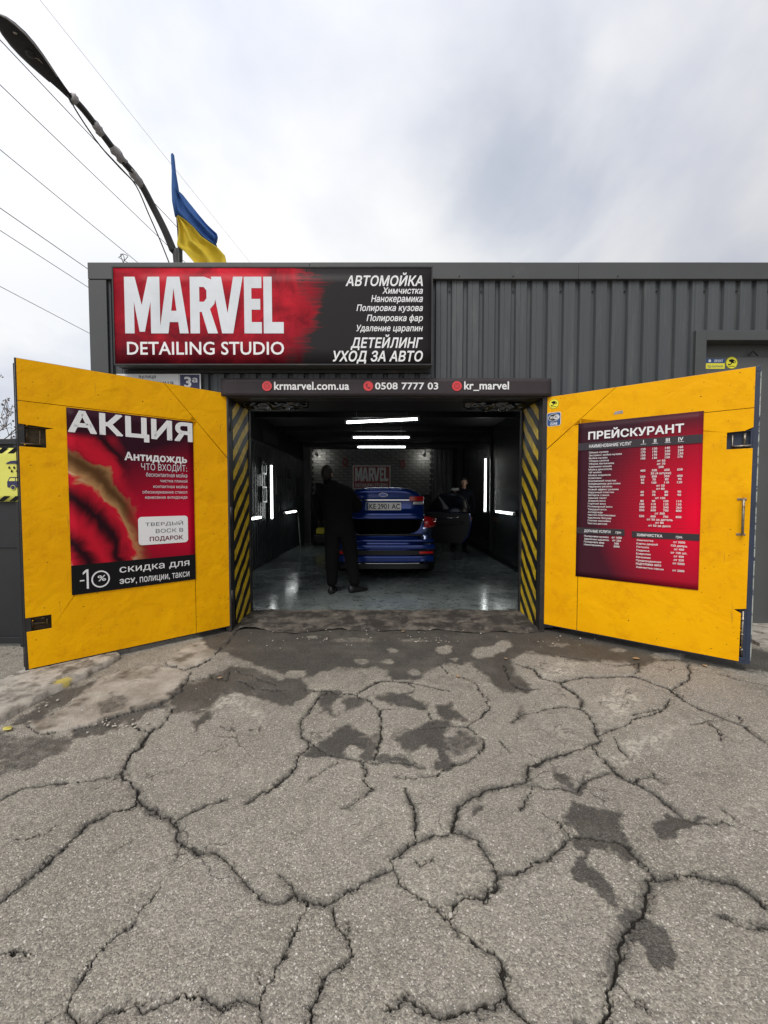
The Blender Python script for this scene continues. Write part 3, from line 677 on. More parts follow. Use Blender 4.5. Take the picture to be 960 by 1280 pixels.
gme = build_ground(); gme.materials.append(M['asphalt'])
g_near = structure(link('asphalt_ground', gme), 'cracked weathered asphalt yard in front of the garage')
_k = [(-.95 * 1.42, .80), (.95 * 1.42, .80), (4.47 * 1.42, 4.32), (-4.47 * 1.42, 4.32)]; _o = [(-160, -80), (160, -80), (160, 320), (-160, 320)]
mb = MB(); mb.add([(a, b, 0) for a, b in _k + _o], [(i, (i + 1) % 4, 4 + (i + 1) % 4, 4 + i) for i in range(4)])
structure(mb.build('ground', M['asphalt']), 'asphalt ground running on all round the garage')

# kerb slab beside the left gate leaf
def kerb():
    fr = [gnd(a, b, .045) for a, b in ((-260, 990), (-120, 945), (0, 895), (60, 862), (120, 833), (143, 821), (149, 817))]
    bk = [gnd(a, b, .045) for a, b in ((-260, 905), (-120, 880), (0, 850), (40, 832), (95, 812), (118, 806), (134, 806))]
    vs = []; fs = []; nrow = 60; ncol = 9
    def lerp(P, t):
        t *= len(P) - 1; i = min(int(t), len(P) - 2); return P[i].lerp(P[i + 1], t - i)
    for i in range(nrow + 1):
        t = i / nrow; a = lerp(fr, t); b_ = lerp(bk, t)
        for j in range(ncol + 1):
            p = a.lerp(b_, j / ncol)
            z = .045 + .006 * mnoise.noise(p * 6) + .006 * mnoise.noise(p * 23)
            if j == 0: z -= .008 + .006 * mnoise.noise(p * 11); p = p + Vector((.01 * mnoise.noise(p * 14), .012 * mnoise.noise(p * 17), 0))
            vs.append((p.x, p.y, z))
        vs.append((a.x + .012, a.y - .02, -.03))
    n = ncol + 2
    for i in range(nrow):
        for j in range(ncol): fs.append((i * n + j, i * n + j + 1, (i + 1) * n + j + 1, (i + 1) * n + j))
        fs.append((i * n + ncol + 1, i * n, (i + 1) * n, (i + 1) * n + ncol + 1))
    fs.append(tuple([nrow * n + k for k in range(ncol + 1)] + [nrow * n + ncol + 1]))
    k = MB().add(vs, fs).build('kerb', M['kerb_painted'], None, True)
    c0 = [gnd(a, b, .078) for a, b in ((74, 862), (92, 853), (86, 842), (70, 846))]
    return structure(k, 'pale concrete kerb slab with worn edge')
kb = kerb()
# concrete sill of the gate
def sill():
    vs = []; fs = []; nx, ny = 200, 30
    for j in range(ny + 1):
        t = j / ny; y = 4.02 + t * .66
        for i in range(nx + 1):
            x = -1.60 + 3.23 * i / nx; p = Vector((x, y, 0)); y = y + (.012 * mnoise.noise(Vector((x * 2.2, 3, 0))) + .014 * mnoise.noise(Vector((x * 9, 5, 0)))) * (1 - t)
            z = .004 + (FLZ + .004) * min(1, max(0, (y - 4.06 - .02 * mnoise.noise(p * 5)) / .03)) * .55
            z += .016 * min(1, max(0, (y - 4.28 - .03 * mnoise.noise(p * 3)) / .02))
            z += .010 * mnoise.noise(p * 7) + .006 * mnoise.noise(p * 26) - .012 * max(0, mnoise.noise(p * 4 + Vector((9, 2, 0))) - .2) - .014 * max(0, 1 - abs(y - 4.32 - .02 * mnoise.noise(p * 3)) / .012)
            vs.append((x, y, z))
    for j in range(ny):
        for i in range(nx): a = j * (nx + 1) + i; fs.append((a, a + 1, a + nx + 2, a + nx + 1))
    return MB().add(vs, fs).build('concrete_sill', M['concrete_sill'], None, True)

# ================================================================== BUILDING
XL, XR = at(115, 400, FY).x, 7.6
ZT = at(600, 330, FY).z; ZF = at(600, 350, FY).z
OL, OR = -1.552, 1.583          # faces of the gate opening
ZO = at(480, 498, FY).z         # top of the opening
BK = 12.75                      # back of the room
bld = thing('garage_building', 'dark grey ribbed steel garage with open gateway into a lit workshop', 'building', (0, FY, 0))
s_ = structure
def corrugated(x0, x1, z0, z1, y=FY, pitch=.160, depth=.028, m='cladding', side=0, xw=None, parent=bld, name='profiled_sheet'):
    """ribbed sheet facing -Y; or, with xw set, a ribbed sheet in the plane X = xw running along Y from x0 to x1"""
    prof = []; k = math.floor(x0 / pitch) - 1
    while k * pitch < x1 + pitch:
        b = k * pitch
        for dx_, dd in ((0, depth), (.030, depth), (.042, 0), (.082, 0), (.086, .003), (.090, 0), (.148, 0)): prof.append((b + dx_ * pitch / .16, dd))
        k += 1
    def dep(x):
        for i in range(len(prof) - 1):
            if prof[i][0] <= x <= prof[i + 1][0]:
                return prof[i][1] + (prof[i + 1][1] - prof[i][1]) * (x - prof[i][0]) / (prof[i + 1][0] - prof[i][0])
        return 0
    pts = [(x0, dep(x0))] + [p for p in prof if x0 < p[0] < x1] + [(x1, dep(x1))]
    vs = []; fs = []; zs = [z0, z1]
    for z in zs:
        for px_, d in pts:
            if xw is None: vs.append((px_, y + d, z))
            else: vs.append((xw + side * d, px_, z))
    n = len(pts)
    for i in range(n - 1): fs.append((i, i + 1, n + i + 1, n + i))
    o = MB().add(vs, fs).build(name, M[m], parent)
    return o
# sheets of seven ribs; each sheet is a part
def sheets(x0, x1, z0, z1):
    w = 1.12; k = math.floor(x0 / w)
    while k * w < x1 - 1e-6:
        a = max(x0, k * w); b = min(x1, (k + 1) * w)
        if b - a > .02: corrugated(a + .001, b - .001, z0, z1, y=FY + (.0015 if k % 2 else 0))
        k += 1
DXL, DXR, DZT = at(867, 430, FY).x, at(867, 430, FY).x + 1.16, at(880, 414, FY).z
sheets(XL + .02, OL - .04, 0.02, ZF)
sheets(OL - .04, OR + .04, ZO + .05, ZF)
sheets(OR + .04, DXL, .02, ZF)
sheets(DXL, DXR, DZT, ZF)
sheets(DXR, XR, .02, ZF)
# screws along the top of the sheets
mb = MB(); P0 = Plane((0, FY, 0), (1, 0, 0), (0, 0, 1))
x = XL + .3
while x < XR:
    mb.disc(P0, round(x / .16) * .16 + .016, ZF - .10, .008, -.021, -.012, 6); x += .36
mb.build('screws', M['screw'], bld)['kind'] = 'stuff'
# fascia pieces along the top, corner trim
fx = [XL - .01, at(388, 340, FY).x, at(636, 340, FY).x, at(722, 340, FY).x, at(897, 340, FY).x, at(897, 340, FY).x + 2.0, XR]
for i in range(len(fx) - 1):
    MB().box((fx[i] + .001, FY - .030 - .0015 * (i % 2), ZF - .006), (fx[i + 1] + (.012 if i % 2 else -.001), FY + .16, ZT)).build('fascia_trim', M['cladding_trim'], bld, False, .004)
mb = MB()
for x in (at(640, 349, FY).x, at(770, 349, FY).x, at(636, 346, FY).x - .5): mb.disc(P0, x, ZF + .02, .007, .028, .036, 8)
mb.build('screws', M['screw'], bld)['kind'] = 'stuff'
MB().box((XL - .012, FY - .024, 0), (at(136, 400, FY).x, FY + .14, ZF - .008)).build('corner_trim', M['cladding_trim'], bld, False, .004)
# outer side and back walls, roof
MB().box((XL, FY + .15, 0), (XL + .03, 13.1, ZT - .06)).build('side_wall', M['cladding'], bld)
MB().box((XR - .03, FY + .02, 0), (XR, 13.1, ZT - .06)).build('side_wall', M['cladding'], bld)
MB().box((XL + .03, 13.0, 0), (XR - .03, 13.05, ZT - .06)).build('back_wall', M['cladding'], bld)
MB().box((XL + .035, FY + .17, ZT - .16), (XR - .035, 12.99, ZT - .09)).build('roof', M['roof'], bld)
# gate frame: posts with hinges, lintel
for xa, xb in ((OL - .062, OL - .004), (OR + .004, OR + .055)):
    MB().box((xa, FY - .045, 0.0), (xb, FY + .06, ZO + .05)).build('gate_post', M['darksteel'], bld, False, .003)
MB().box((OL - .055, FY - .040, ZO - .005), (OR + .055, FY + .10, ZO + .045)).build('lintel', M['darksteel'], bld, False, .003)
MB().box((OL - .003, FY + .10, ZO - .0), (OR + .003, 4.66, ZO + .5)).build('lintel_soffit', M['ceil'], bld)
# striped reveals
vs = []
def reveal(x, sx):
    vs = []; fs = []; nj = 10; nk = 26
    for j in range(nj + 1):
        for k in range(nk + 1):
            y = FY + .062 + (4.60 - FY - .062) * j / nj; z = .012 + (ZO - .018) * k / nk
            vs.append((x + sx * (.010 * mnoise.noise(Vector((y * 6, z * 3, sx))) + .0 * (j / nj)), y, z))
    for j in range(nj):
        for k in range(nk): a = j * (nk + 1) + k; fs.append((a, a + 1, a + nk + 2, a + nk + 1))
    o = MB().add(vs, fs).build('striped_jamb', M['stripe'], bld, True)
    tag(o, 'jamb painted with black and yellow diagonal stripes')
    MB().box((x - .014 if sx > 0 else x - .03, 4.602, 0), (x + .03 if sx > 0 else x + .014, 4.66, ZO)).build('jamb_trim', M['darksteel'], bld, False, .004)
    return o
reveal(OL - .002, -1); reveal(OR + .002, 1)
si = sill(); si.parent = bld; si.matrix_parent_inverse = Matrix.Translation(-world_loc(bld))
# wrinkled black film bunched under the lintel
for xa, xb, sd in ((at(305, 508, 4.3).x, at(385, 508, 4.3).x, 1.0), (at(580, 508, 4.3).x, at(655, 508, 4.3).x, 5.0)):
    vs = []; fs = []; nx, ny = 110, 34
    for j in range(ny + 1):
        for i in range(nx + 1):
            a = i / nx; b_ = j / ny; an = math.pi * (1.0 - b_ * 1.15)
            rr = .062 * (.55 + .45 * math.sin(math.pi * min(1, max(0, a))) ** .5) * (1 + .45 * mnoise.noise(Vector((a * 7, b_ * 5, sd))) + .22 * mnoise.noise(Vector((a * 14, b_ * 10, sd))) + .04 * mnoise.noise(Vector((a * 30, b_ * 12, sd))))
            vs.append((xa + (xb - xa) * a, 4.30 + math.cos(an) * rr, ZO - .005 - math.sin(an) * rr))
    for j in range(ny):
        for i in range(nx): a = j * (nx + 1) + i; fs.append((a, a + 1, a + nx + 2, a + nx + 1))
    tag(MB().add(vs, fs).build('plastic_film', M['film'], None, True), 'glossy black film bunched under the %s end of the lintel' % ('left' if sd < 2 else 'right'), 'plastic film', 'glossy black films under the lintel')
# side door on the right
dw = bld
MB().box((DXL, FY - .03, .0), (at(880.5, 430, FY).x, FY + .10, DZT)).build('side_door_frame', M['cladding_trim'], bld, False, .004)
MB().box((DXR - .13, FY - .03, .0), (DXR, FY + .10, DZT)).build('side_door_frame', M['cladding_trim'], bld, False, .004)
MB().box((at(880.5, 430, FY).x + .001, FY - .028, at(880, 426.5, FY).z), (DXR - .131, FY + .10, DZT + .001)).build('side_door_frame', M['cladding_trim'], bld, False, .004)
sdx0 = at(880.5, 430, FY).x + .002; sdz = at(900, 446, FY + .10).z
MB().box((sdx0, FY + .125, sdz + .002), (DXR - .132, FY + .15, at(880, 426.5, FY).z + .05)).build('transom_panel', M['doorgrey'], bld, False, .002)
sd_ = MB().box((sdx0, FY + .10, .03), (DXR - .132, FY + .145, sdz - .003)).build('side_door', M['doorgrey'], bld, False, .004)
tag(sd_, 'flat grey steel door behind the right gate leaf')
MB().tube([(DXR - .16, FY + .10, 1.02), (DXR - .16, FY + .05, 1.02), (DXR - .26, FY + .05, 1.02)], .010, 8).build('door_handle', M['steel'], sd_, True)
mb = MB(); mb.tube([at(932, 446, FY + .12) + Vector((0, -.03, 0)), at(938, 440, FY + .12) + Vector((0, -.03, 0)), at(944, 446, FY + .12) + Vector((0, -.03, 0))], .006, 6)
mb.build('hanger', M['darksteel'], bld, True)
# broken step of the side door
vs = []; pts = [gnd(a, b, .02) for a, b in ((938, 800), (950, 806), (975, 808), (1010, 800), (1040, 786), (1000, 777), (940, 776))]
mb = MB(); mb.add([(p.x, p.y, .035 + .008 * random.random()) for p in pts] + [(p.x, p.y, -.02) for p in pts],
                  [tuple(range(7)), tuple(range(13, 6, -1))] + [(i, (i + 1) % 7, 7 + (i + 1) % 7, 7 + i) for i in range(7)])
tag(mb.build('door_step', M['kerb'], bld, False, .008), 'broken pale concrete step')

# ---- interior of the workshop
RL, RRt, CL = -2.36, 2.38, 2.90
def floor_mat():
    m = bpy.data.materials.new('scuffed_epoxy_floor'); m.use_nodes = True; nt = m.node_tree; b = nt.nodes['Principled BSDF']
    v = _map(nt)
    f = _noise(nt, v, 2.2, 8, .66, .4)
    c = _mix(nt, _ramp(nt, f, .35, .65), (0.115, 0.138, 0.134), (0.195, 0.225, 0.220))
    v2 = _map(nt, (1, 2.4, 1))
    g = _noise(nt, v2, 9, 6, .7, .8)
    c = _mix(nt, _ramp(nt, g, .57, .61, 0, .93), c, (0.018, 0.018, 0.02))
    g2 = _noise(nt, _map(nt, (1, 1.6, 1)), 26, 4, .6, .6)
    c = _mix(nt, _ramp(nt, g2, .60, .64, 0, .85), c, (0.03, 0.03, 0.032))
    nt.links.new(c, b.inputs['Base Color'])
    nt.links.new(_ramp(nt, f, .3, .7, .08, .26), b.inputs['Roughness'])
    b.inputs['Specular IOR Level'].default_value = .5
    bp = nt.nodes.new('ShaderNodeBump'); bp.inputs['Strength'].default_value = .4; bp.inputs['Distance'].default_value = .006
    nt.links.new(_noise(nt, v, 3.2, 4), bp.inputs['Height']); nt.links.new(bp.outputs[0], b.inputs['Normal'])
    return m
M['epoxy'] = floor_mat()
MB().box((RL - .05, 4.66, -.05), (RRt + .05, BK + .1, FLZ)).build('workshop_floor', M['epoxy'], bld)
MB().box((RL - .1, 4.70, CL), (RRt + .1, BK + .2, CL + .05)).build('ceiling', M['ceil'], bld)
for x0, x1 in ((RL - .1, OL - .05), (OR + .05, RRt + .1)):
    MB().box((x0, 4.665, 0), (x1, 4.70, CL - .002)).build('front_inner_wall', M['ceil'], bld)
MB().box((OL - .049, 4.665, ZO + .002), (OR + .049, 4.70, CL - .002)).build('front_inner_wall', M['ceil'], bld)
WT = 2.37                       # top of the ribbed lining on the left
y = 4.82
while y < 11.8:
    corrugated(y, min(y + 1.12, 11.8) - .003, FLZ + .02, WT, xw=RL, side=-1, pitch=.14, depth=.02, m='wall_in', name='wall_lining_sheet')
    y += 1.12
MB().box((RL - .09, 4.81, 0), (RL - .05, BK + .1, CL)).build('left_room_wall', M['ceil'], bld)
MB().box((RL - .03, 4.83, WT), (RL + .018, 11.8, WT + .035)).build('lining_cap', M['cladding_trim'], bld)
MB().box((RL - .02, 11.81, FLZ), (RL + .20, 12.05, CL - .01)).build('wall_pier', M['cladding_trim'], bld, False, .005)
for y0 in (4.82, 6.6, 8.4, 10.2):
    MB().box((RRt, y0, FLZ + .06), (RRt + .03, min(y0 + 1.795, BK), CL - .003)).build('wall_panel', M['wall_gloss'], bld, False, .002)
MB().box((RRt + .035, 4.81, 0), (RRt + .07, BK + .1, CL)).build('right_room_wall', M['ceil'], bld)
MB().box((RRt - .02, 4.83, FLZ), (RRt - .002, BK - .3, FLZ + .10)).build('skirting', M['trim'], bld)
MB().box((RRt - .035, 8.85, FLZ), (RRt - .003, 8.90, CL - .02)).build('conduit', M['trim'], bld)
MB().box((RL - .05, BK + .06, 0), (RRt + .05, BK + .12, CL)).build('back_room_wall', M['mortar'], bld)
# whitewashed brickwork, brick by brick
bx0, bx1 = at(392, 600, BK).x, at(538, 600, BK).x
bz0, bz1 = 1.42, CL - .04
bw, bh, gp = .262, .078, .012
shapes = []
for t in range(5):
    b_ = MB(); r_ = random.Random(t)
    j = lambda: r_.uniform(-.004, .004)
    vs = [(j(), 0 + r_.uniform(-.012, .004), j()), (bw + j(), r_.uniform(-.012, .004), j()), (bw + j(), .06, j()), (j(), .06, j()),
          (j(), r_.uniform(-.012, .004), bh + j()), (bw + j(), r_.uniform(-.012, .004), bh + j()), (bw + j(), .06, bh + j()), (j(), .06, bh + j())]
    b_.add(vs, [(0, 3, 2, 1), (4, 5, 6, 7), (0, 1, 5, 4), (1, 2, 6, 5), (2, 3, 7, 6), (3, 0, 4, 7)])
    me = bpy.data.meshes.new('brick'); me.from_pydata(b_.v, [], b_.f); me.materials.append(M['brick']); shapes.append(me)
row = 0; z = bz1 - bh
while z > bz0:
    x = bx0 - (bw / 2 if row % 2 else 0)
    while x < bx1 - bw * .5:
        o = bpy.data.objects.new('brick', random.choice(shapes)); COL.objects.link(o)
        o.parent = bld; o.matrix_parent_inverse = Matrix.Translation(-world_loc(bld)); o.location = (x, BK + random.uniform(-.006, .006), z)
        x += bw + gp
    z -= bh + gp; row += 1
MB().box((bx0 - .3, BK + .01, FLZ), (bx1 + .02, BK + .05, bz0 + .01)).build('plaster_dado', M['mortar'], bld)
corrugated(bx1 + .02, at(566, 600, BK).x, FLZ, CL - .05, y=BK - .03, pitch=.14, m='wall_in', name='wall_lining_sheet')
MB().box((at(566, 600, BK).x, 12.0, FLZ), (RRt - .03, 12.08, CL - .01)).build('partition', M['ceil'], bld)
# ceiling joists
for yy in (5.9, 7.3, 8.8, 10.4, 11.8):
    MB().box((RL + .02, yy, CL - .10), (RRt - .02, yy + .07, CL - .003)).build('joist', M['trim'], bld)
# ================================================================== GATE LEAVES
def print_mat(name, kind):
    m = bpy.data.materials.new(name); m.use_nodes = True; nt = m.node_tree; b = nt.nodes['Principled BSDF']
    t = nt.nodes.new('ShaderNodeUVMap'); s = nt.nodes.new('ShaderNodeSeparateXYZ'); nt.links.new(t.outputs[0], s.inputs[0])
    U, V = s.outputs[0], s.outputs[1]
    def mth(op, a, b_):
        n = nt.nodes.new('ShaderNodeMath'); n.operation = op
        for i, q in enumerate((a, b_)):
            if hasattr(q, 'links'): nt.links.new(q, n.inputs[i])
            else: n.inputs[i].default_value = q
        return n.outputs[0]
    mp = nt.nodes.new('ShaderNodeMapping'); nt.links.new(t.outputs[0], mp.inputs[0])
    if kind == 'price':
        # dark red all over, bright red towards the right edge
        d = mth('SQRT', mth('ADD', mth('POWER', mth('MULTIPLY', mth('SUBTRACT', U, 1.0), 1.25), 2.0), mth('POWER', mth('MULTIPLY', mth('SUBTRACT', V, 0.42), 1.55), 2.0)), 0)
        c = _mix(nt, _ramp(nt, d, 0.05, 1.05, 1, 0), (0.060, 0.012, 0.022), (0.76, 0.004, 0.032))
        c = _mix(nt, _ramp(nt, U, 0.25, 0.0, 0, .55), c, (0.040, 0.016, 0.024))
        c = _mix(nt, _ramp(nt, V, 0.86, 1.0, 0, .7), c, (0.032, 0.020, 0.026))
        rough = .30
    elif kind == 'promo':
        d = mth('ADD', mth('MULTIPLY', mth('ABSOLUTE', mth('SUBTRACT', V, 0.38), 0), 1.5), mth('MULTIPLY', mth('SUBTRACT', 1.0, U), .35))
        c = _mix(nt, _ramp(nt, d, 0.1, 0.80, 1, 0), (0.030, 0.006, 0.014), (0.56, 0.004, 0.030))
        # plain swirl of dark red and gold on the left
        mp.inputs['Scale'].default_value = (1.5, 1.7, 1)
        f = _noise(nt, mp.outputs[0], 2.2, 4, .55, .6)
        mq = nt.nodes.new('ShaderNodeMapping'); nt.links.new(t.outputs[0], mq.inputs[0]); mq.inputs['Scale'].default_value = (9, 11, 1); mq.inputs['Rotation'].default_value = (0, 0, .5)
        vo = nt.nodes.new('ShaderNodeTexVoronoi'); nt.links.new(mq.outputs[0], vo.inputs['Vector']); vo.inputs['Scale'].default_value = 1.0
        s3 = nt.nodes.new('ShaderNodeSeparateColor'); nt.links.new(vo.outputs['Color'], s3.inputs[0]); g = s3.outputs[0]; h = mth('ADD', mth('MULTIPLY', s3.outputs[1], .6), mth('MULTIPLY', f, .5))
        # plain sweeping ribbons of red, gold and black
        rad = mth('SQRT', mth('ADD', mth('POWER', mth('ADD', U, .45), 2.0), mth('POWER', mth('MULTIPLY', mth('SUBTRACT', V, -.15), 1.1), 2.0)), 0)
        ph = mth('ADD', mth('MULTIPLY', rad, 30.0), mth('MULTIPLY', f, 7.0)); wv = mth('ADD', mth('MULTIPLY', mth('SINE', ph, 0), .5), .5)
        w2 = mth('ADD', mth('MULTIPLY', mth('SINE', mth('ADD', mth('MULTIPLY', rad, 11.0), mth('MULTIPLY', f, 5.0)), 0), .5), .5)
        sw = _mix(nt, wv, (0.020, 0.004, 0.008), (0.52, 0.010, 0.028))
        sw = _mix(nt, _ramp(nt, w2, .72, .86, 0, .9), sw, _mix(nt, wv, (0.10, 0.045, 0.015), (0.46, 0.27, 0.11)))
        sw = _mix(nt, _ramp(nt, mth('MULTIPLY', wv, w2), .80, .97, 0, .8), sw, (0.80, 0.70, 0.58))
        ed = _ramp(nt, mth('ADD', mth('ADD', U, mth('MULTIPLY', mth('SUBTRACT', f, .5), .5)), mth('MULTIPLY', V, .14)), .44, .60, 1, 0)
        ev = mth('MULTIPLY', ed, _ramp(nt, V, .84, .88, 1, 0)); c = _mix(nt, ev, c, sw)
        rough = .38
    else:
        # sign: red paint cloud breaking up into charcoal on the right
        mp.inputs['Scale'].default_value = (3.1, 1, 1)
        f = _noise(nt, mp.outputs[0], 2.6, 8, .62, .7)
        mq = nt.nodes.new('ShaderNodeMapping'); nt.links.new(t.outputs[0], mq.inputs[0]); mq.inputs['Scale'].default_value = (2.2, 16, 1)
        g = _noise(nt, mq.outputs[0], 3.0, 6, .7)
        e1 = mth('ADD', U, mth('ADD', mth('MULTIPLY', mth('SUBTRACT', f, .5), .34), mth('MULTIPLY', mth('SUBTRACT', g, .5), .16)))
        mid = mth('MULTIPLY', mth('ABSOLUTE', mth('SUBTRACT', V, .55), 0), .10)
        e1 = mth('ADD', e1, mid)
        red = _mix(nt, _ramp(nt, f, .34, .68), (0.20, 0.006, 0.014), (0.62, 0.018, 0.035))
        red = _mix(nt, _ramp(nt, mth('ADD', V, mth('MULTIPLY', mth('SUBTRACT', f, .5), .5)), .50, .02, 0, .85), red, (0.045, 0.004, 0.010))
        red = _mix(nt, _ramp(nt, U, .10, .0, 0, .5), red, (0.15, 0.006, 0.012))
        c = _mix(nt, _ramp(nt, e1, .60, .665), red, (0.026, 0.024, 0.025))
        rough = .28
    nt.links.new(c, b.inputs['Base Color']); b.inputs['Roughness'].default_value = rough + .1
    b.inputs['Specular IOR Level'].default_value = .08
    return m
M['pr_price'] = print_mat('price_list_print', 'price'); M['pr_promo'] = print_mat('promotion_print', 'promo'); M['pr_sign'] = print_mat('signboard_print', 'sign')

def leaf_plane(hx, dirn):
    h = at(hx, 640, HY); return Plane((h.x, HY, 0), dirn, (0, 0, 1))
PL = leaf_plane(287, (-559, -500, 0)); PR = leaf_plane(680, (629, -500, 0))

def make_leaf(P, lab, panels, outline, pockets, edge_ext, hingev, left):
    leaf = bpy.data.objects.new('gate_leaf', None); COL.objects.link(leaf)
    o0 = P.pt(0, 0, 0); leaf.parent = bld; leaf.matrix_parent_inverse = Matrix.Translation(-world_loc(bld)); leaf.location = (o0.x, o0.y, 0)
    leaf['label'] = lab
    us = [p[0] for p in outline]; vs_ = [p[1] for p in outline]
    W = max(us) + edge_ext; z0 = min(vs_) - .012; z1t = max(vs_) + .004
    # backing sheet and square-tube frame
    MB().prism(P, [(0.004, z0 + .02), (W - .01, z0 + .02), (W - .01, z1t - .02), (0.004, z1t - .02)], -.055, -.050).build('back_sheet', M['darksteel' if left else 'navy'], leaf)
    fw = .045
    for nm, (a, b_, c, d) in (('frame_bar', (0.004, z0, W, z0 + fw)), ('frame_bar', (0.004, z1t - fw, W, z1t)), ('frame_bar', (0.004, z0 + fw + .001, fw, z1t - fw - .001)),
                              ('frame_bar', (W - fw, z0 + fw + .001, W - .0005, z1t - fw - .001))):
        MB().pbox(P, a, b_, c, d, -.049, -.002).build(nm, M['darksteel' if left else 'navy'], leaf, False, .003)
    # chipped lip on the free edge
    MB().pbox(P, W + .0005, z0 + .03, W + .007, z1t - .04, -.047, -.018).build('chipped_lip', M['chipped' if not left else 'darksteel'], leaf)
    for pts in panels:
        tag(MB().prism(P, pts, -.0015, .0045).build('sheet_panel', M['yellow'], leaf, False, .0016, 2))
    for (a, b_, c, d), kind in pockets:
        mbk = MB(); mbk.pbox(P, a - .004, b_ - .004, c + .004, d + .004, -.046, -.040)
        mbk.pbox(P, a - .006, b_ - .006, a - .001, d + .006, -.040, -.002); mbk.pbox(P, c + .001, b_ - .006, c + .006, d + .006, -.040, -.002)
        mbk.pbox(P, a - .001, d + .001, c + .001, d + .006, -.040, -.002); mbk.pbox(P, a - .001, b_ - .006, c + .001, b_ - .001, -.040, -.002)
        mbk.build('latch_pocket', M['pocket' if left else 'navy'], leaf, False, .001)
        bo = MB()
        if kind == 'bolt':
            vm = (b_ + d) / 2
            bo.tube([P.pt(a + .02, vm - .01, -.02), P.pt(c - .015, vm + .0, -.02)], .011, 10)
            bo.tube([P.pt(a + .04, vm, -.02), P.pt(a + .042, vm + .035, -.006), P.pt(a + .06, vm + .035, -.004)], .006, 8)
            bo.pbox(P, c - .045, vm - .03, c - .03, vm + .03, -.038, -.008); bo.pbox(P, a + .02, vm - .022, a + .032, vm + .025, -.038, -.008)
        elif kind == 'cup':
            bo.pbox(P, a + .03, b_ + .015, c - .004, b_ + .028, -.038, .002); bo.tube([P.pt(a + .035, d - .02, -.015), P.pt(a + .035, b_ + .02, -.015), P.pt(c - .01, b_ + .02, -.015)], .006, 8)
            bo.pbox(P, c - .05, b_ + .03, c - .035, d - .01, -.035, -.012)
        else:
            bo.tube([P.pt((a + c) / 2, b_ + .03, -.018), P.pt((a + c) / 2, d - .01, -.018)], .012, 10)
            for q in (.2, .5, .8): v_ = b_ + (d - b_) * q; bo.pbox(P, a + .004, v_ - .010, c - .004, v_ + .010, -.036, -.004)
        bo.build('bolt', M['pocket' if left else 'steel'], leaf, True)
    for v in hingev:
        MB().tube([P.pt(-.010, v - .07, .004), P.pt(-.010, v + .07, .004)], .014, 12).build('hinge', M['darksteel'], leaf, True)
    # rivets
    rv = MB(); rr = random.Random(3)
    umax = max(us)
    for k in range(17): rv.disc(P, umax - .022 - .03 * rr.random(), min(vs_) + .1 + k * (max(vs_) - min(vs_) - .2) / 16 + .03 * rr.random(), .0042, .0045, .0068, 6)
    for k in range(10):
        u = .06 + k * (umax - .12) / 9
        rv.disc(P, u, max(vs_) - .10 - .02 * rr.random(), .0038, .0045, .0065, 6); rv.disc(P, u, min(vs_) + .05 + .02 * rr.random(), .0038, .0045, .0065, 6)
    r_ = rv.build('rivets', M['yellow'], leaf); r_['kind'] = 'stuff'
    return leaf
# left leaf, in (u, v) on its own plane
uo = PL.px(20, 640)[0]; ztl = (PL.px(22, 448)[1] + PL.px(284, 492)[1]) / 2; zbl = (PL.px(36, 836)[1] + PL.px(284, 783)[1]) / 2
print('LEFT leaf width', round(uo, 3), 'top', PL.px(22, 448)[1], PL.px(284, 492)[1], 'bottom', PL.px(36, 836)[1], PL.px(284, 783)[1])
uo = PL.px(27, 640)[0]
p1 = PL.px(24, 534); p2 = PL.px(58, 560); p3 = PL.px(34, 768); p4 = PL.px(65, 790)
k1 = (p2[0], p2[1], uo, PL.px(57, 536)[1]); k2 = (p4[0], PL.px(64, 785)[1], uo, PL.px(64, 768)[1])
sv = PL.px(60, 505)[1]; du0 = PL.px(205, 480)[0]; dvE = PL.px(284, 573)[1]; su = PL.px(244.5, 740)[0]
u_h = .012
dfun = lambda v: du0 + (u_h - du0) * (ztl - v) / (ztl - dvE)      # diagonal seam
g = .0022
vS = lambda u: ztl - (du0 - u) / (du0 - u_h) * (ztl - dvE)
left_panels = [
    [(uo, ztl), (du0 + g, ztl), (dfun(sv + g) + g, sv + g), (uo, sv + g)],
    [(du0 - g, ztl), (u_h, ztl), (u_h, dvE + .004)],
    [(uo, sv - g), (dfun(sv - g) + g, sv - g), (su + g, vS(su) - .003), (su + g, zbl), (uo - .01, zbl), (uo - .004, k2[1]), (k2[0], k2[1]), (k2[0], k2[3]), (uo, k2[3]), (uo, k1[1]), (k1[0], k1[1]), (k1[0], k1[3] - .006), (k1[0] - .05, k1[3] + .006), (uo, k1[3] + .022)],
    [(su - g, vS(su) - .004), (u_h, dvE - .006), (u_h, zbl), (su - g, zbl)],
]
leafL = make_leaf(PL, 'left yellow gate leaf folded open', left_panels, [(0, zbl), (uo, zbl), (uo, ztl), (0, ztl)],
                  [((k1[0], k1[1], uo - .001, k1[3]), 'cup'), ((k2[0], k2[1], uo - .001, k2[3]), 'bolt')], .012, (.35, 1.2, 2.1), True)
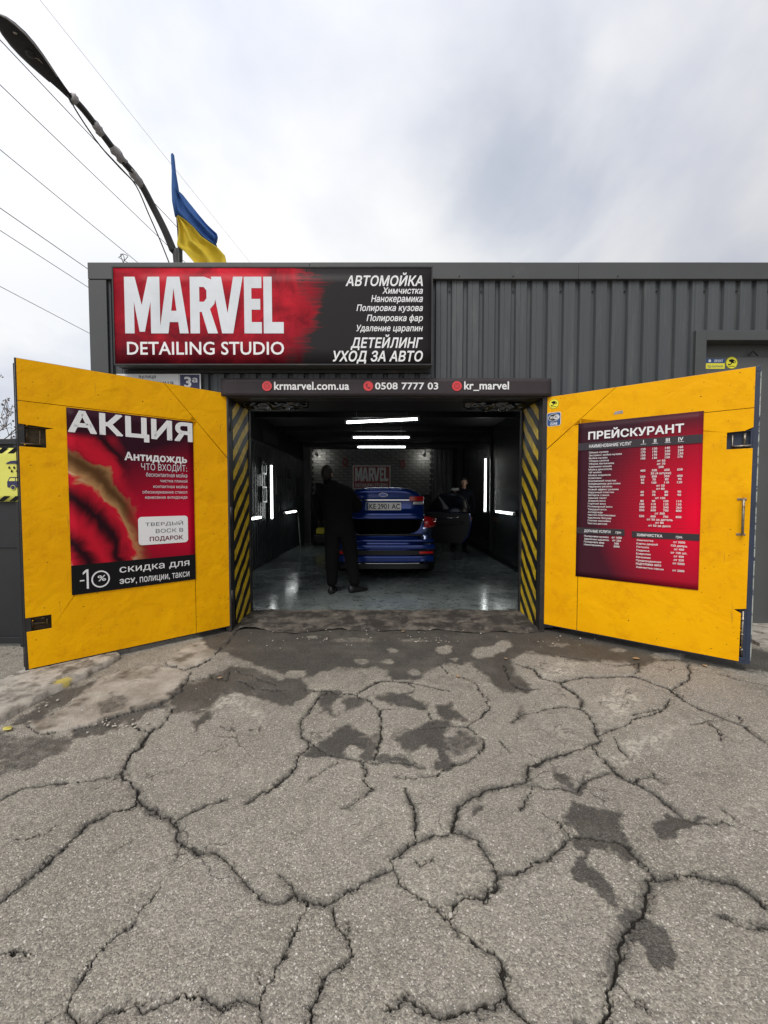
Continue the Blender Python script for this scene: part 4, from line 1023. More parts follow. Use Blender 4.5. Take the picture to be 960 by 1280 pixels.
# right leaf
zt_ = (PR.px(684, 497)[1] + PR.px(942, 458.5)[1]) / 2; zb_ = (PR.px(680, 780)[1] + PR.px(922, 826)[1]) / 2
print('RIGHT leaf top', PR.px(684, 497)[1], PR.px(942, 458.5)[1], 'bottom', PR.px(680, 780)[1], PR.px(922, 826)[1], 'w', PR.px(940, 640)[0])
ur = PR.px(938, 640)[0]; uf = PR.px(944.5, 640)[0]
q1 = (PR.px(908, 562)[0], PR.px(908, 562)[1], ur, PR.px(908, 541)[1])
q2 = (PR.px(925, 800)[0], zb_ + .012, ur, PR.px(926, 762)[1])
sv = PR.px(910, 513)[1]; du0 = PR.px(770, 487)[0]; dvE = PR.px(686, 562)[1]; su = PR.px(721.5, 760)[0]; vcut = PR.px(720, 716)[1]
dfun = lambda v: u_h + (du0 - u_h) * (v - dvE) / (zt_ - dvE)
vR = lambda u: dvE + (u - u_h) / (du0 - u_h) * (zt_ - dvE)
right_panels = [
    [(u_h, zt_), (du0 - g, zt_), (u_h, dvE + .004)],
    [(du0 + g, zt_), (ur, zt_), (ur, sv + g), (dfun(sv + g) + g, sv + g)],
    [(dfun(sv - g) + g, sv - g), (ur, sv - g), (ur, q1[3] + .028), (ur - .05, q1[3] + .004), (q1[0], q1[3]), (q1[0], q1[1]), (ur, q1[1]), (ur - .004, q2[3] + .012), (q2[0] - .045, q2[3] - .004), (q2[0] - .012, q2[3] - .022), (q2[0], q2[3] - .03), (q2[0] - .004, zb_), (su + g, zb_), (su + g, vR(su) - .003)],
    [(u_h, dvE - .006), (su - g, vR(su) - .004), (su - g, zb_), (u_h, zb_)],
]
leafR = make_leaf(PR, 'right yellow gate leaf folded open', right_panels, [(0, zb_), (ur, zb_), (ur, zt_), (0, zt_)],
                  [((q1[0], q1[1], ur - .004, q1[3]), 'cup'), ((q2[0] - .002, q2[1], ur - .003, q2[3]), 'rod')], uf - ur, (.35, 1.2, 2.1), False)
a_ = PR.px(929, 624); b_ = PR.px(928, 668)
MB().tube([PR.pt(a_[0], a_[1], .004), PR.pt(a_[0], a_[1] - .005, .045), PR.pt(a_[0], b_[1] + .005, .045), PR.pt(a_[0], b_[1], .004)], .009, 10).build('pull_handle', M['steel'], leafR, True)
mb = MB()
for q in (a_, b_): mb.pbox(PR, a_[0] - .035, q[1] - .008, a_[0] + .02, q[1] + .008, .0045, .009)
mb.build('handle_plate', M['steel'], leafR, False, .001)
mb = MB(); q = PR.px(772, 516); mb.prism(PR, [(q[0] - .03, q[1] - .014), (q[0] + .045, q[1] - .010), (q[0] + .04, q[1] + .016), (q[0] - .02, q[1] + .012)], .0045, .006)
mb.build('tape_patch', M['tape'], leafR)

# ================================================================== POSTERS
def z4(X, Y): return (70 + X / 4.923, 500 + Y / 4.923)
def z8(X, Y): return (710 + X / 5.333, 505 + Y / 5.333)
def rect_of(P, pts):
    q = [P.px(*p) for p in pts]; us = sorted(a[0] for a in q); vs = sorted(a[1] for a in q)
    return (us[0] + us[1]) / 2, (vs[0] + vs[1]) / 2, (us[2] + us[3]) / 2, (vs[2] + vs[3]) / 2
pA = thing('promotion_poster', 'promotion poster with white and black lettering on the left gate leaf', 'poster', tuple(PL.pt(.7, 1.2, .01)))
PLf = Plane(PL.O, -PL.U, PL.V); PLf.N = PL.N      # u now grows to the viewer's right
a0, b0, a1, b1 = rect_of(PLf, [(83, 509.5), (241.5, 527.5), (243.5, 723), (89.5, 745)])
sheet('poster_sheet', PLf, a0, b0, a1, b1, .009, M['pr_promo'], pA, 16, 22, .0015, .0012, 2.0)
bandv = (PLf.px(*z4(95, 1020))[1] + PLf.px(*z4(850, 948))[1]) / 2
MB().prism(PLf, [(a0, b0), (a1, b0), (a1, bandv), (a0, bandv)], .0105, .0112).build('black_band', M['blackprint'], pA)
def lett(P, name, m, items, d, parent, bold=0.0, shear=0.0):
    for it in items:
        mb = MB(); text(mb, P, it[0], it[1], it[2], d, it[3] if len(it) > 3 else bold, shear); mb.build(name, m, parent)
W = M['white']
lett(PLf, 'headline', W, [('АКЦИЯ', (a0 + .012, PLf.px(*z4(75, 178))[1]), (a1 - .008, b1 - .006), .028)], .0125, pA) if False else None
mb = MB(); text(mb, PLf, 'АКЦИЯ', (a0 + .006, b1 - .185), (a1 - .006, b1 - .012), .0125, .035, 0, 1.02, False); mb.build('headline', W, pA)
lett(PLf, 'subheading', W, [('Антидождь', z4(420, 368), z4(803, 342), .03)], .0125, pA)
lett(PLf, 'lettering', M['silverprint'], [('ЧТО ВХОДИТ:', z4(523, 430), z4(803, 402), -.008), ('бесконтактная мойка', z4(553, 471), z4(805, 453)), ('чистка глиной', z4(640, 506), z4(805, 490)),
     ('контактная мойка', z4(597, 541), z4(805, 524)), ('обезжиривание стекол', z4(531, 575), z4(805, 558)), ('нанесение антидождя', z4(547, 608), z4(805, 593))], .0125, pA)
wb = [PLf.px(*z4(*q)) for q in ((500, 888), (810, 712))]; wb0 = PLf.px(*z4(565, 890)); 
MB().prism(PLf, rrect(PLf.px(*z4(505, 800))[0], PLf.px(*z4(810, 873))[1], PLf.px(*z4(810, 800))[0], PLf.px(*z4(800, 711))[1], .028), .0105, .0112).build('white_box', M['white'], pA)
lett(PLf, 'lettering', M['greytext'], [('ТВЕРДЫЙ', z4(548, 776), z4(778, 740), -.008), ('ВОСК В', z4(612, 818), z4(780, 786), -.008)], .0125, pA)
lett(PLf, 'lettering', M['darkred'], [('ПОДАРОК', z4(575, 868), z4(778, 829), .02)], .0125, pA)
mb = MB(); o1 = PLf.px(*z4(165, 1163)); o2 = PLf.px(*z4(203, 1040)); w1_ = o2[0] - o1[0]; h1_ = o2[1] - o1[1]
mb.prism(PLf, [(o1[0] + w1_ * a, o1[1] + h1_ * b_) for a, b_ in ((.58, 0), (.88, 0), (.88, 1), (.55, 1), (.05, .86), (.05, .74), (.58, .88))], .012, .0125); text(mb, PLf, '%', z4(256, 1114), z4(306, 1074), .0125, .012)
c_ = PLf.px(*z4(274, 1100)); r_ = abs(PLf.px(*z4(330, 1095))[0] - c_[0]); n = 40; ring = []
for i in range(n): a = 2 * math.pi * i / n; ring += [PLf.pt(c_[0] + r_ * math.cos(a), c_[1] + r_ * 1.12 * math.sin(a), .0125), PLf.pt(c_[0] + r_ * .84 * math.cos(a), c_[1] + r_ * .94 * math.sin(a), .0125)]
mb.add(ring, [(2 * i, (2 * i + 2) % (2 * n), (2 * i + 3) % (2 * n), 2 * i + 1) for i in range(n)])
e_ = PLf.px(*z4(146, 1112)); mb.prism(PLf, [(e_[0], e_[1] - .005), (e_[0] + .03, e_[1] - .005), (e_[0] + .03, e_[1] + .005), (e_[0], e_[1] + .005)], .012, .0125)
mb.build('discount_figure', W, pA)
lett(PLf, 'lettering', W, [('скидка для', z4(390, 1062), z4(818, 985), .004), ('ЗСУ', z4(390, 1130), z4(486, 1090), .03), (', полиции, такси', z4(490, 1124), z4(818, 1052), .004)], .0125, pA)

pB = thing('price_list_poster', 'dark red price list poster on the right gate leaf', 'poster', tuple(PR.pt(.75, 1.3, .01)))
PRf = PR
c0, d0, c1, d1 = rect_of(PRf, [z8(78, 128), z8(915, 50), z8(860, 1245), z8(45, 1140)])
sheet('poster_sheet', PRf, c0, d0, c1, d1, .010, M['pr_price'], pB, 18, 24, .004, .0012, 7.0)
def pu(t): return c0 + (c1 - c0) * t
def pv(t): return d1 - (d1 - d0) * t
def bar(x0, x1, y0, y1, name='dark_bar'): MB().pbox(PRf, pu(x0), pv(y1), pu(x1), pv(y0), .0135, .0142).build(name, M['blackbar'], pB)
M['blackbar'] = mat('charcoal_print_bar', (0.028, 0.020, 0.024), .35, 0, 0)
bar(.003, .997, .128, .176); bar(.003, .43, .676, .716); bar(.49, .997, .684, .722)
D = .0155
def ptx(mb, s, x0, x1, y, h, bold=.012, right=False):
    vs, fs = glyphs(s, bold); w = (max(v[0] for v in vs) - min(v[0] for v in vs)) * h / .73 * 1.0
    W_ = (c1 - c0); H_ = (d1 - d0); ww = w / W_ * H_
    if x1 is None: x1 = x0 + ww
    elif right: x0 = x1 - ww
    elif right is None: xm = (x0 + x1) / 2; x0, x1 = xm - ww / 2, xm + ww / 2
    text(mb, PRf, s, (pu(x0), pv(y)), (pu(x1), pv(y - h)), D, bold, 0, 1, False)
mb = MB(); ptx(mb, 'ПРЕЙСКУРАНТ', .095, .865, .108, .062, .03); mb.build('headline', W, pB)
mb = MB(); ptx(mb, 'НАИМЕНОВАНИЕ УСЛУГ', .105, .47, .162, .021, .015)
for s, xx in (('I', .565), ('II', .655), ('III', .75), ('IV', .845)):
    ptx(mb, s, xx - .03, xx + .03, .156, .020, .02, None); mb.pbox(PRf, pu(xx - .022), pv(.1625), pu(xx + .022), pv(.1605), D - .0002, D)
mb.build('column_heads', W, pB)
rows = [('Обмыв кузова', '120', '130', '140', '160'), ('Экспресс мойка кузова', '170', '190', '220', '250'), ('Мойка кузова', '150', '170', '200', '230'), ('Уборка салона', '100', '130', '150', '170'),
        ('Уборка багажника', 'от 50'), ('Удаление мошек', 'от 70'), ('Мойка двигателя', '200'), ('VIP мойка', '400', '500', '600', '650'), ('Мойка ковриков', '50 (4 штуки)'), ('Комплекс', '250', '300', '350', '400'),
        ('Внутренний пластик', '60', '70', '80', '90'), ('Кондиционер для кожи', '90', '100', '110', '120'), ('Чернение резины', 'от 50'), ('Новый эффект резины', 'от 80'), ('Наружный пластик', '60', '70', '80', '90'),
        ('Натирка стекол', '60', '70', '80', '90'), ('Зимний пакет', 'от 100'), ('Жидкий воск', '80', '90', '100', '110'), ('Горячий воск', '100', '110', '120', '130'), ('Полимерный воск', '200', '220', '240', '260'),
        ('Твердый воск', '550', '600', '700', '800'), ('Антидождь', 'от 300'), ('Чистка пластиковых', '550', '600', '700', '800'), ('Удаление битума', 'от 50 за деталь'), ('Снятие наклейки', 'от 80'), ('Чистка дисков', 'от 50 за диск')]
mb = MB(); ln = MB()
for i, r in enumerate(rows):
    y = .198 + i * .01815; ptx(mb, r[0], .105, None, y, .0115, .008)
    if len(r) == 5:
        for s, xx in zip(r[1:], (.565, .655, .75, .845)): ptx(mb, s, xx - .05, xx + .05, y, .0125, .016, None)
    else: ptx(mb, r[1], .55, .86, y, .0125, .016, None)
    ln.pbox(PRf, pu(.105), pv(y + .0045), pu(.90), pv(y + .0037), .0138, .0141)
mb.build('price_rows', W, pB)['kind'] = 'stuff'; ln.build('row_lines', M['darkred'], pB)['kind'] = 'stuff'
mb = MB(); ptx(mb, 'ДОП-НЫЕ УСЛУГИ', .075, .31, .704, .017, .018); ptx(mb, 'грн', .355, .40, .703, .012, .012)
ptx(mb, 'ХИМЧИСТКА', .53, .73, .713, .017, .018); ptx(mb, 'грн.', .83, .88, .712, .012, .012)
for i, (a, b_) in enumerate((('Полировка кузова', 'от 1000'), ('Удаление царапин', 'от 250'), ('Полировка фар', '500'), ('Нанокерамика', '3000'))):
    y = .735 + i * .0185; ptx(mb, a, .075, None, y, .0115); ptx(mb, b_, .30, .43, y, .0120, .016, None)
for i, (a, b_) in enumerate((('Химчистка', 'от 3000'), ('Карты дверей', '150 дверь'), ('Потолок', 'от 400'), ('Сиденья', 'от 150 шт.'), ('Ковролин', 'от 400'), ('Багажник', 'от 250'), ('Предпродажная', 'от 5000'), ('подготовка авто', ''), ('Химчистка паром', 'от 2000'))):
    y = .742 + i * .0205; ptx(mb, a, .53, None, y, .0115)
    if b_: ptx(mb, b_, .78, .93, y, .0120, .016, None)
mb.build('price_rows', W, pB)['kind'] = 'stuff'

# stickers on the right leaf and the side door
st = thing('camera_sticker', 'round yellow camera warning sticker at the top corner of the yellow gate leaf', 'sticker', tuple(PR.pt(.05, 2.3, .01)), 'round yellow camera stickers')
def cam_sticker(P, c, r, parent, d=.0055):
    MB().disc(P, c[0], c[1], r, d, d + .0008, 28).build('sticker_disc', M['yelstick'], parent)
    mb = MB(); n_ = 18
    rg = []
    for i in range(n_ * 2): a = 2 * math.pi * i / (n_ * 2); rg += [P.pt(c[0] + r * .97 * math.cos(a), c[1] + r * .97 * math.sin(a), d + .0012), P.pt(c[0] + r * .92 * math.cos(a), c[1] + r * .92 * math.sin(a), d + .0012)]
    nn = n_ * 4; mb.add(rg, [(2 * i, (2 * i + 2) % nn, (2 * i + 3) % nn, 2 * i + 1) for i in range(n_ * 2)])
    q = [(-.5, .45), (.05, .62), (.62, .30), (.62, -.02), (.40, -.10), (-.02, .0), (-.42, .22)]
    mb.prism(P, [(c[0] + a * r, c[1] + b_ * r) for a, b_ in q], d + .0012, d + .0014)
    mb.prism(P, [(c[0] + a * r, c[1] + b_ * r) for a, b_ in [(-.1, .05), (.05, .02), (-.05, -.28), (-.2, -.2)]], d + .0012, d + .0014)
    mb.prism(P, [(c[0] + a * r, c[1] + b_ * r) for a, b_ in [(-.62, -.18), (-.1, -.2), (-.1, -.32), (-.62, -.42)]], d + .0012, d + .0014)
    mb.pbox(P, c[0] - .5 * r, c[1] - .62 * r, c[0] + .5 * r, c[1] - .52 * r, d + .0012, d + .0014)
    mb.build('camera_pictogram', M['blackprint'], parent)
    mb = MB(); mb.disc(P, c[0] + .42 * r, c[1] + .14 * r, .12 * r, d + .0016, d + .0018, 12); mb.build('lens_mark', M['yelstick'], parent)
cc = PR.px(692.5, 505); cam_sticker(PR, cc, .048, st)
st2 = thing('wifi_sticker', 'rounded dark blue wireless zone sticker on the yellow gate leaf', 'sticker', tuple(PR.pt(.05, 2.2, .01)))
cc = PR.px(692.5, 523.5)
MB().prism(PR, rrect(cc[0] - .066, cc[1] - .072, cc[0] + .066, cc[1] + .062, .02), .0055, .0062).build('sticker_backing', M['white'], st2)
MB().prism(PR, rrect(cc[0] - .062, cc[1] - .068, cc[0] + .062, cc[1] + .058, .018), .0064, .0070).build('blue_field', M['bluestick'], st2)
mb = MB(); mb.disc(PR, cc[0], cc[1] + .012, .054, .0072, .0076, 24, .036); mb.build('emblem', M['white'], st2)
mb = MB(); mb.disc(PR, cc[0], cc[1] + .012, .050, .0078, .0081, 24, .032); mb.build('emblem_field', M['blackprint'], st2)
mb = MB(); mb.disc(PR, cc[0] + .022, cc[1] + .012, .026, .0083, .0086, 20, .022); text(mb, PR, 'Wi', (cc[0] - .040, cc[1] - .004), (cc[0] - .008, cc[1] + .028), .0086, .02, 0, 1, False)
text(mb, PR, 'ZONE', (cc[0] - .034, cc[1] - .060), (cc[0] + .034, cc[1] - .036), .0076, .03, 0, 1, False); mb.build('lettering', M['white'], st2)
mb = MB(); text(mb, PR, 'Fi', (cc[0] + .008, cc[1] - .002), (cc[0] + .034, cc[1] + .027), .0090, .02, 0, 1, False); mb.build('lettering', M['blackprint'], st2)
PD = Plane((0, FY + .10, 0), (1, 0, 0), (0, 0, 1))
st3 = thing('camera_sticker', 'round yellow camera warning sticker on the grey side door', 'sticker', tuple(PD.pt(3.6, 2.8, .01)), 'round yellow camera stickers')
cam_sticker(PD, PD.px(914.5, 453.5), .062, st3, .001)
st4 = thing('alarm_sticker', 'blue and yellow guard company sticker on the grey side door', 'sticker', tuple(PD.pt(3.45, 2.8, .01)))
s0 = PD.px(882, 461); s1 = PD.px(906, 448.5); vm = (s0[1] + s1[1]) / 2 + .006
MB().pbox(PD, s0[0], vm, s1[0], s1[1], .001, .002).build('blue_half', M['bluestick'], st4); MB().pbox(PD, s0[0], s0[1], s1[0], vm - .0005, .001, .002).build('yellow_half', M['yelstick'], st4)
mb = MB(); w_ = s1[0] - s0[0]; text(mb, PD, 'ОБ\'ЄКТ', (s0[0] + .42 * w_, vm + .012), (s0[0] + .90 * w_, vm + .036), .0024, .03, 0, 1, False); mb.disc(PD, s0[0] + .2 * w_, vm + .024, .014, .0022, .0024, 12); mb.build('lettering', M['white'], st4)
mb = MB(); text(mb, PD, 'ПІД ОХОРОНОЮ', (s0[0] + .08 * w_, s0[1] + .014), (s0[0] + .92 * w_, s0[1] + .034), .0024, .03, 0, 1, False); mb.build('lettering', M['bluestick'], st4)

# ================================================================== SIGNBOARD
SY = FY - .17
PS = Plane((0, SY, 0), (1, 0, 0), (0, 0, 1))
sg = thing('signboard', 'large red and charcoal signboard with white lettering above the gateway', 'sign', (-1.1, SY, 3))
g0 = PS.px(143, 456.5); g1 = PS.px(541, 333)
MB().box((g0[0], SY, g0[1]), (g1[0], FY - .032, g1[1])).build('sign_box', M['cladding_trim'], sg, False, .006)
sheet('sign_face', PS, g0[0] + .003, g0[1] + .003, g1[0] - .003, g1[1] - .003, .0015, M['pr_sign'], sg, 10, 6, 0, .001)
mb = MB(); e = .012
mb.pbox(PS, g0[0], g0[1], g1[0], g0[1] + e, .0018, .006); mb.pbox(PS, g0[0], g1[1] - e, g1[0], g1[1], .0018, .006)
mb.pbox(PS, g0[0], g0[1] + e, g0[0] + e, g1[1] - e, .0018, .006); mb.pbox(PS, g1[0] - e, g0[1] + e, g1[0], g1[1] - e, .0018, .006)
mb.build('edge_trim', M['darksteel'], sg)
def zs(X, Y): return (110 + X / 2.1333, 310 + Y / 2.1333)
# bold condensed capitals drawn as outlines: M A R V E L
LT = {
 'M': [[(0, 0), (0, 1), (.30, 1), (.485, .50), (.67, 1), (1, 1), (1, 0), (.735, 0), (.735, .56), (.56, .03), (.41, .03), (.265, .56), (.265, 0)]],
 'A': [[(0, 0), (.30, 1), (.72, 1), (1, 0), (.70, 0), (.655, .20), (.36, .20), (.31, 0)], [(.42, .40), (.60, .40), (.51, .80)]],
 'R': [[(0, 0), (0, 1), (.52, 1), (.80, .95), (.93, .82), (.95, .66), (.88, .52), (.72, .43), (1, 0), (.64, 0), (.42, .38), (.34, .38), (.34, 0)], [(.34, .56), (.34, .82), (.50, .82), (.60, .76), (.60, .62), (.50, .56)]],
 'V': [[(0, 1), (.33, 0), (.68, 0), (1, 1), (.70, 1), (.51, .36), (.32, 1)]],
 'E': [[(0, 0), (0, 1), (1, 1), (1, .80), (.42, .80), (.42, .61), (.92, .61), (.92, .42), (.42, .42), (.42, .20), (1, .20), (1, 0)]],
 'L': [[(0, 0), (0, 1), (.42, 1), (.42, .20), (1, .20), (1, 0)]],
}
def big_word(P, u0, v0, u1, v1, d, m, parent, name='emblem_letter'):
    #          x start, x end in the word, slightly overlapping as on the sign
    spans = (('M', 0.0, .222), ('A', .215, .400), ('R', .412, .585), ('V', .545, .745), ('E', .752, .862), ('L', .874, 1.0))
    for k, (ch, a, b_) in enumerate(spans):
        bm = bmesh.new(); W_ = u1 - u0; H_ = v1 - v0; es = []
        for loop in LT[ch]:
            vv = [bm.verts.new(P.pt(u0 + W_ * (a + (b_ - a) * x), v0 + H_ * y, d + .0006 * (k % 2))) for x, y in loop]
            es += [bm.edges.new((vv[i], vv[(i + 1) % len(vv)])) for i in range(len(vv))]
        bmesh.ops.triangle_fill(bm, use_beauty=True, edges=es)
        me = bpy.data.meshes.new(name); bm.to_mesh(me); bm.free(); me.materials.append(m); link(name, me, parent)
w0 = PS.px(*zs(100, 228)); w1 = PS.px(*zs(521, 77))
big_word(PS, w0[0], w0[1], w1[0], w1[1], .003, M['silverprint'], sg)
lett(PS, 'lettering', W, [('DETAILING STUDIO', zs(105, 284), zs(523, 250), .012)], .003, sg)
ri = [('АВТОМОЙКА', zs(687, 101), zs(893, 66), .022), ('Химчистка', zs(785, 122), zs(893, 105), .016), ('Нанокерамика', zs(755, 144), zs(893, 126), .016), ('Полировка кузова', zs(716, 168), zs(893, 151), .016),
      ('Полировка фар', zs(743, 195), zs(893, 178), .016), ('Удаление царапин', zs(716, 222), zs(893, 205), .016), ('ДЕТЕЙЛИНГ', zs(700, 266), zs(893, 231), .022), ('УХОД ЗА АВТО', zs(653, 302), zs(893, 274), .022)]
for it in ri: lett(PS, 'lettering', W, [it], .003, sg, 0, .22)
MB().box((g0[0] - .0, FY - .031, g0[1] - .03), (g1[0], FY - .002, g0[1] - .002)).build('bottom_rail', M['darksteel'], sg)

# banner above the opening
NY_ = FY - .075; PN = Plane((0, NY_, 0), (1, 0, 0), (0, 0, 1))
bn = thing('banner', 'black banner strip with web address and phone number over the gateway', 'banner', (0, NY_, 2.5))
n0 = PN.px(276, 495); n1 = PN.px(689, 474)
MB().box((n0[0], NY_ + .006, n0[1]), (n1[0], FY - .002, n1[1] + .008)).build('banner_frame', M['darksteel'], bn, False, .003)
sheet('banner_sheet', PN, n0[0], n0[1], n1[0], n1[1] + .008, .004, M['bannerblack'], bn, 60, 5, .004, .001, 3)
def zn(X, Y): return (270 + X / 2.2326, 460 + Y / 2.2326)
lett(PN, 'lettering', W, [('krmarvel.com.ua', zn(163, 61), zn(372, 39), .02), ('0508 7777 03', zn(444, 60), zn(620, 41), .02), ('kr_marvel', zn(692, 60), zn(817, 38), .02)], .0095, bn)
for cx, kind in ((143, 'web'), (425, 'phone'), (672, 'photo')):
    c_ = PN.px(*zn(cx, 51)); r_ = .048
    ic = MB().disc(PN, c_[0], c_[1], r_, .0088, .0092, 28).build('red_icon', M['redprint'], bn)
    mb = MB(); dd = .0098
    if kind == 'phone':
        mb.prism(PN, [(c_[0] + r_ * a, c_[1] + r_ * b_) for a, b_ in ((-.5, .4), (-.25, .55), (-.1, .2), (-.25, .05), (.1, -.3), (.25, -.15), (.5, -.35), (.3, -.6), (-.05, -.5), (-.45, -.05))], dd - .0002, dd)
    else:
        for rr in (.62, .34):
            rg = []
            for i in range(24): a = 2 * math.pi * i / 24; rg += [PN.pt(c_[0] + r_ * rr * math.cos(a), c_[1] + r_ * rr * math.sin(a), dd), PN.pt(c_[0] + r_ * (rr - .08) * math.cos(a), c_[1] + r_ * (rr - .08) * math.sin(a), dd)]
            mb.add(rg, [(2 * i, (2 * i + 2) % 48, (2 * i + 3) % 48, 2 * i + 1) for i in range(24)])
    mb.build('icon_mark', M['darkred'], ic)
# house number plates behind the left leaf
PH = Plane((0, FY - .035, 0), (1, 0, 0), (0, 0, 1))
hp = thing('street_name_plate', 'white street name plate partly hidden by the left gate leaf', 'sign', (-2.5, FY, 2.6))
h0 = PH.px(146, 487); h1 = PH.px(223.5, 467.5); h2 = PH.px(225, 487); h3 = PH.px(251, 467.5)
MB().pbox(PH, h0[0], h0[1] - .01, h1[0], h1[1], 0, .004).build('plate', M['platewhite'], hp)
lett(PH, 'lettering', M['greytext'], [('вулиця', (174, 473), (195, 469.5), .01), ('Фомина', (177, 482.5), (217, 475), .012)], .0052, hp)
hn = thing('house_number_plate', 'dark blue house number plate reading 3a under the signboard', 'sign', (-2, FY, 2.6))
MB().pbox(PH, h2[0] - .005, h2[1] - .01, h3[0], h3[1], 0, .004).build('plate', M['platewhite'], hn)
MB().pbox(PH, h2[0] + .004, h2[1], h3[0] - .012, h3[1] - .008, .004, .005).build('blue_field', M['navyprint'], hn)
lett(PH, 'lettering', M['platewhite'], [('3', (230.5, 484), (239.5, 471), .03), ('а', (240.5, 478), (247, 472.5), .02)], .0062, hn)
# ================================================================== STREET LAMP, FLAG, WIRES
sl = thing('street_lamp', 'black curved street lamp arching over the building corner at the top left', 'street lamp', (-3.2, 6.2, ZT - .09))
path = [(at(223, 336, 6.2) - Vector((0, 0, 1.6))), at(222, 330, 6.2), at(216, 312, 6.18), at(206, 288, 6.1), at(192, 260, 6.0), at(173, 225, 5.8), at(150, 197, 5.55), at(128, 168, 5.3), at(105, 138, 5.05), at(88, 120, 4.9)]
def smooth_path(p, k=4):
    o = []
    for i in range(len(p) - 1):
        a, b, c, d = p[max(0, i - 1)], p[i], p[i + 1], p[min(len(p) - 1, i + 2)]
        for j in range(k):
            t = j / k; o.append(.5 * ((2 * b) + (c - a) * t + (2 * a - 5 * b + 4 * c - d) * t * t + (3 * b - 3 * c + d - a) * t ** 3))
    return o + [p[-1]]
pp = smooth_path(path); nn_ = len(pp)
MB().tube(pp, [.060 - .022 * min(1, i / (nn_ * .8)) for i in range(nn_)], 14).build('pole', M['lamppole'], sl, True)
_b = path[0]; MB().tube([_b + Vector((0, 0, .0)), _b + Vector((0, 0, .03))], .12, 16).build('base_plate', M['lamppole'], sl)
# loose cable hanging along the arm
cab = [at(84, 118, 4.85), at(100, 146, 5.0), at(125, 182, 5.3), at(150, 210, 5.5), at(170, 232, 5.8), at(186, 268, 6.0), at(200, 300, 6.15), at(212, 330, 6.2)]
MB().tube(smooth_path(cab), .009, 6).build('cable', M['wire'], sl, True)
for k_, (i0, i1) in enumerate(((.955, 1.0), (.80, .83), (.66, .70), (.555, .60))):
    a_, b_ = int(i0 * (nn_ - 1)), int(math.ceil(i1 * (nn_ - 1))); q0, q1 = pp[a_], pp[max(b_, a_ + 1)]
    pts_ = [q0.lerp(q1, t / 6) for t in range(7)]; mb = MB(); mb.tube(pts_, [.042, .050, .056, .050, .058, .050, .042], 12)
    mb.v = [tuple(Vector(v) + Vector((1, 1, 1)) * .022 * mnoise.noise(Vector(v) * 22)) for v in mb.v]
    mb.build('tape_wrap', M['tape'], sl, True)
# lamp head: long tapering shell, open side down
def lamp_head():
    tip = at(-6, 18, 4.28); neck = at(87, 121, 4.9); ax = (neck - tip); L = ax.length; ax.normalize()
    side = ax.cross(Vector((0, 0, 1))).normalized(); up = side.cross(ax).normalized()
    if up.z < 0: up = -up
    prof = [(0, .01), (.03, .055), (.08, .088), (.16, .118), (.28, .138), (.40, .137), (.52, .122), (.64, .100), (.76, .074), (.88, .052), (1.0, .036)]
    vs = []; fs = []; n = 20
    for t, w in prof:
        for k in range(n):
            a = 2 * math.pi * k / n; h = math.sin(a)
            vs.append(tip + ax * (t * L) + side * (w * math.cos(a)) + up * (w * (.62 if h > 0 else .22) * h))
    for i in range(len(prof) - 1):
        for k in range(n): fs.append((i * n + k, i * n + (k + 1) % n, (i + 1) * n + (k + 1) % n, (i + 1) * n + k))
    fs += [tuple(range(n)), tuple(range(len(vs) - 1, len(vs) - n - 1, -1))]
    hd = MB().add(vs, fs).build('lamp_head', M['lampblack'], sl, True)
    f = lambda t, s, h: tip + ax * (t * L) + side * s + up * h
    mb = MB(); rim = []
    for t, w in prof[:-2]: rim.append(f(t, w * 1.0, -.004))
    MB().tube(rim, .008, 6).build('rim', M['tape'], hd, True)
    rim = [f(t, -w * 1.0, -.004) for t, w in prof[:-2]]
    MB().tube(rim, .006, 6).build('rim', M['tape'], hd, True)
    mb = MB(); mb.ball(f(.44, .02, -.030), (.045, .045, .02), 14, 8); mb.build('lamp_socket', M['black'], hd, True)
    mb = MB(); mb.tube([f(.50, .055, -.026), f(.57, .062, -.024)], .006, 6); mb.tube([f(.48, .03, -.030), f(.50, .05, -.030)], .005, 6); mb.build('clip', M['steel'], hd, True)
    mb = MB(); mb.tube([f(.20, .05, -.030), f(.23, .075, -.026)], .010, 6); mb.build('clip', M['steel'], hd, True)
    MB().tube([f(.0, .02, .0), f(-.05, -.01, .03), f(-.06, .03, .05)], [.012, .008, .003], 6).build('spike', M['tape'], hd, True)
    return hd
lamp_head()
# short dark stub post next to the lamp
MB().tube([at(225, 334, 5.3) - Vector((0, 0, .4)), at(225, 300, 5.3)], .030, 10).build('stub_post', M['lamppole'], None, True)
tag(bpy.data.objects['stub_post'], 'short black post behind the foot of the flag', 'post')

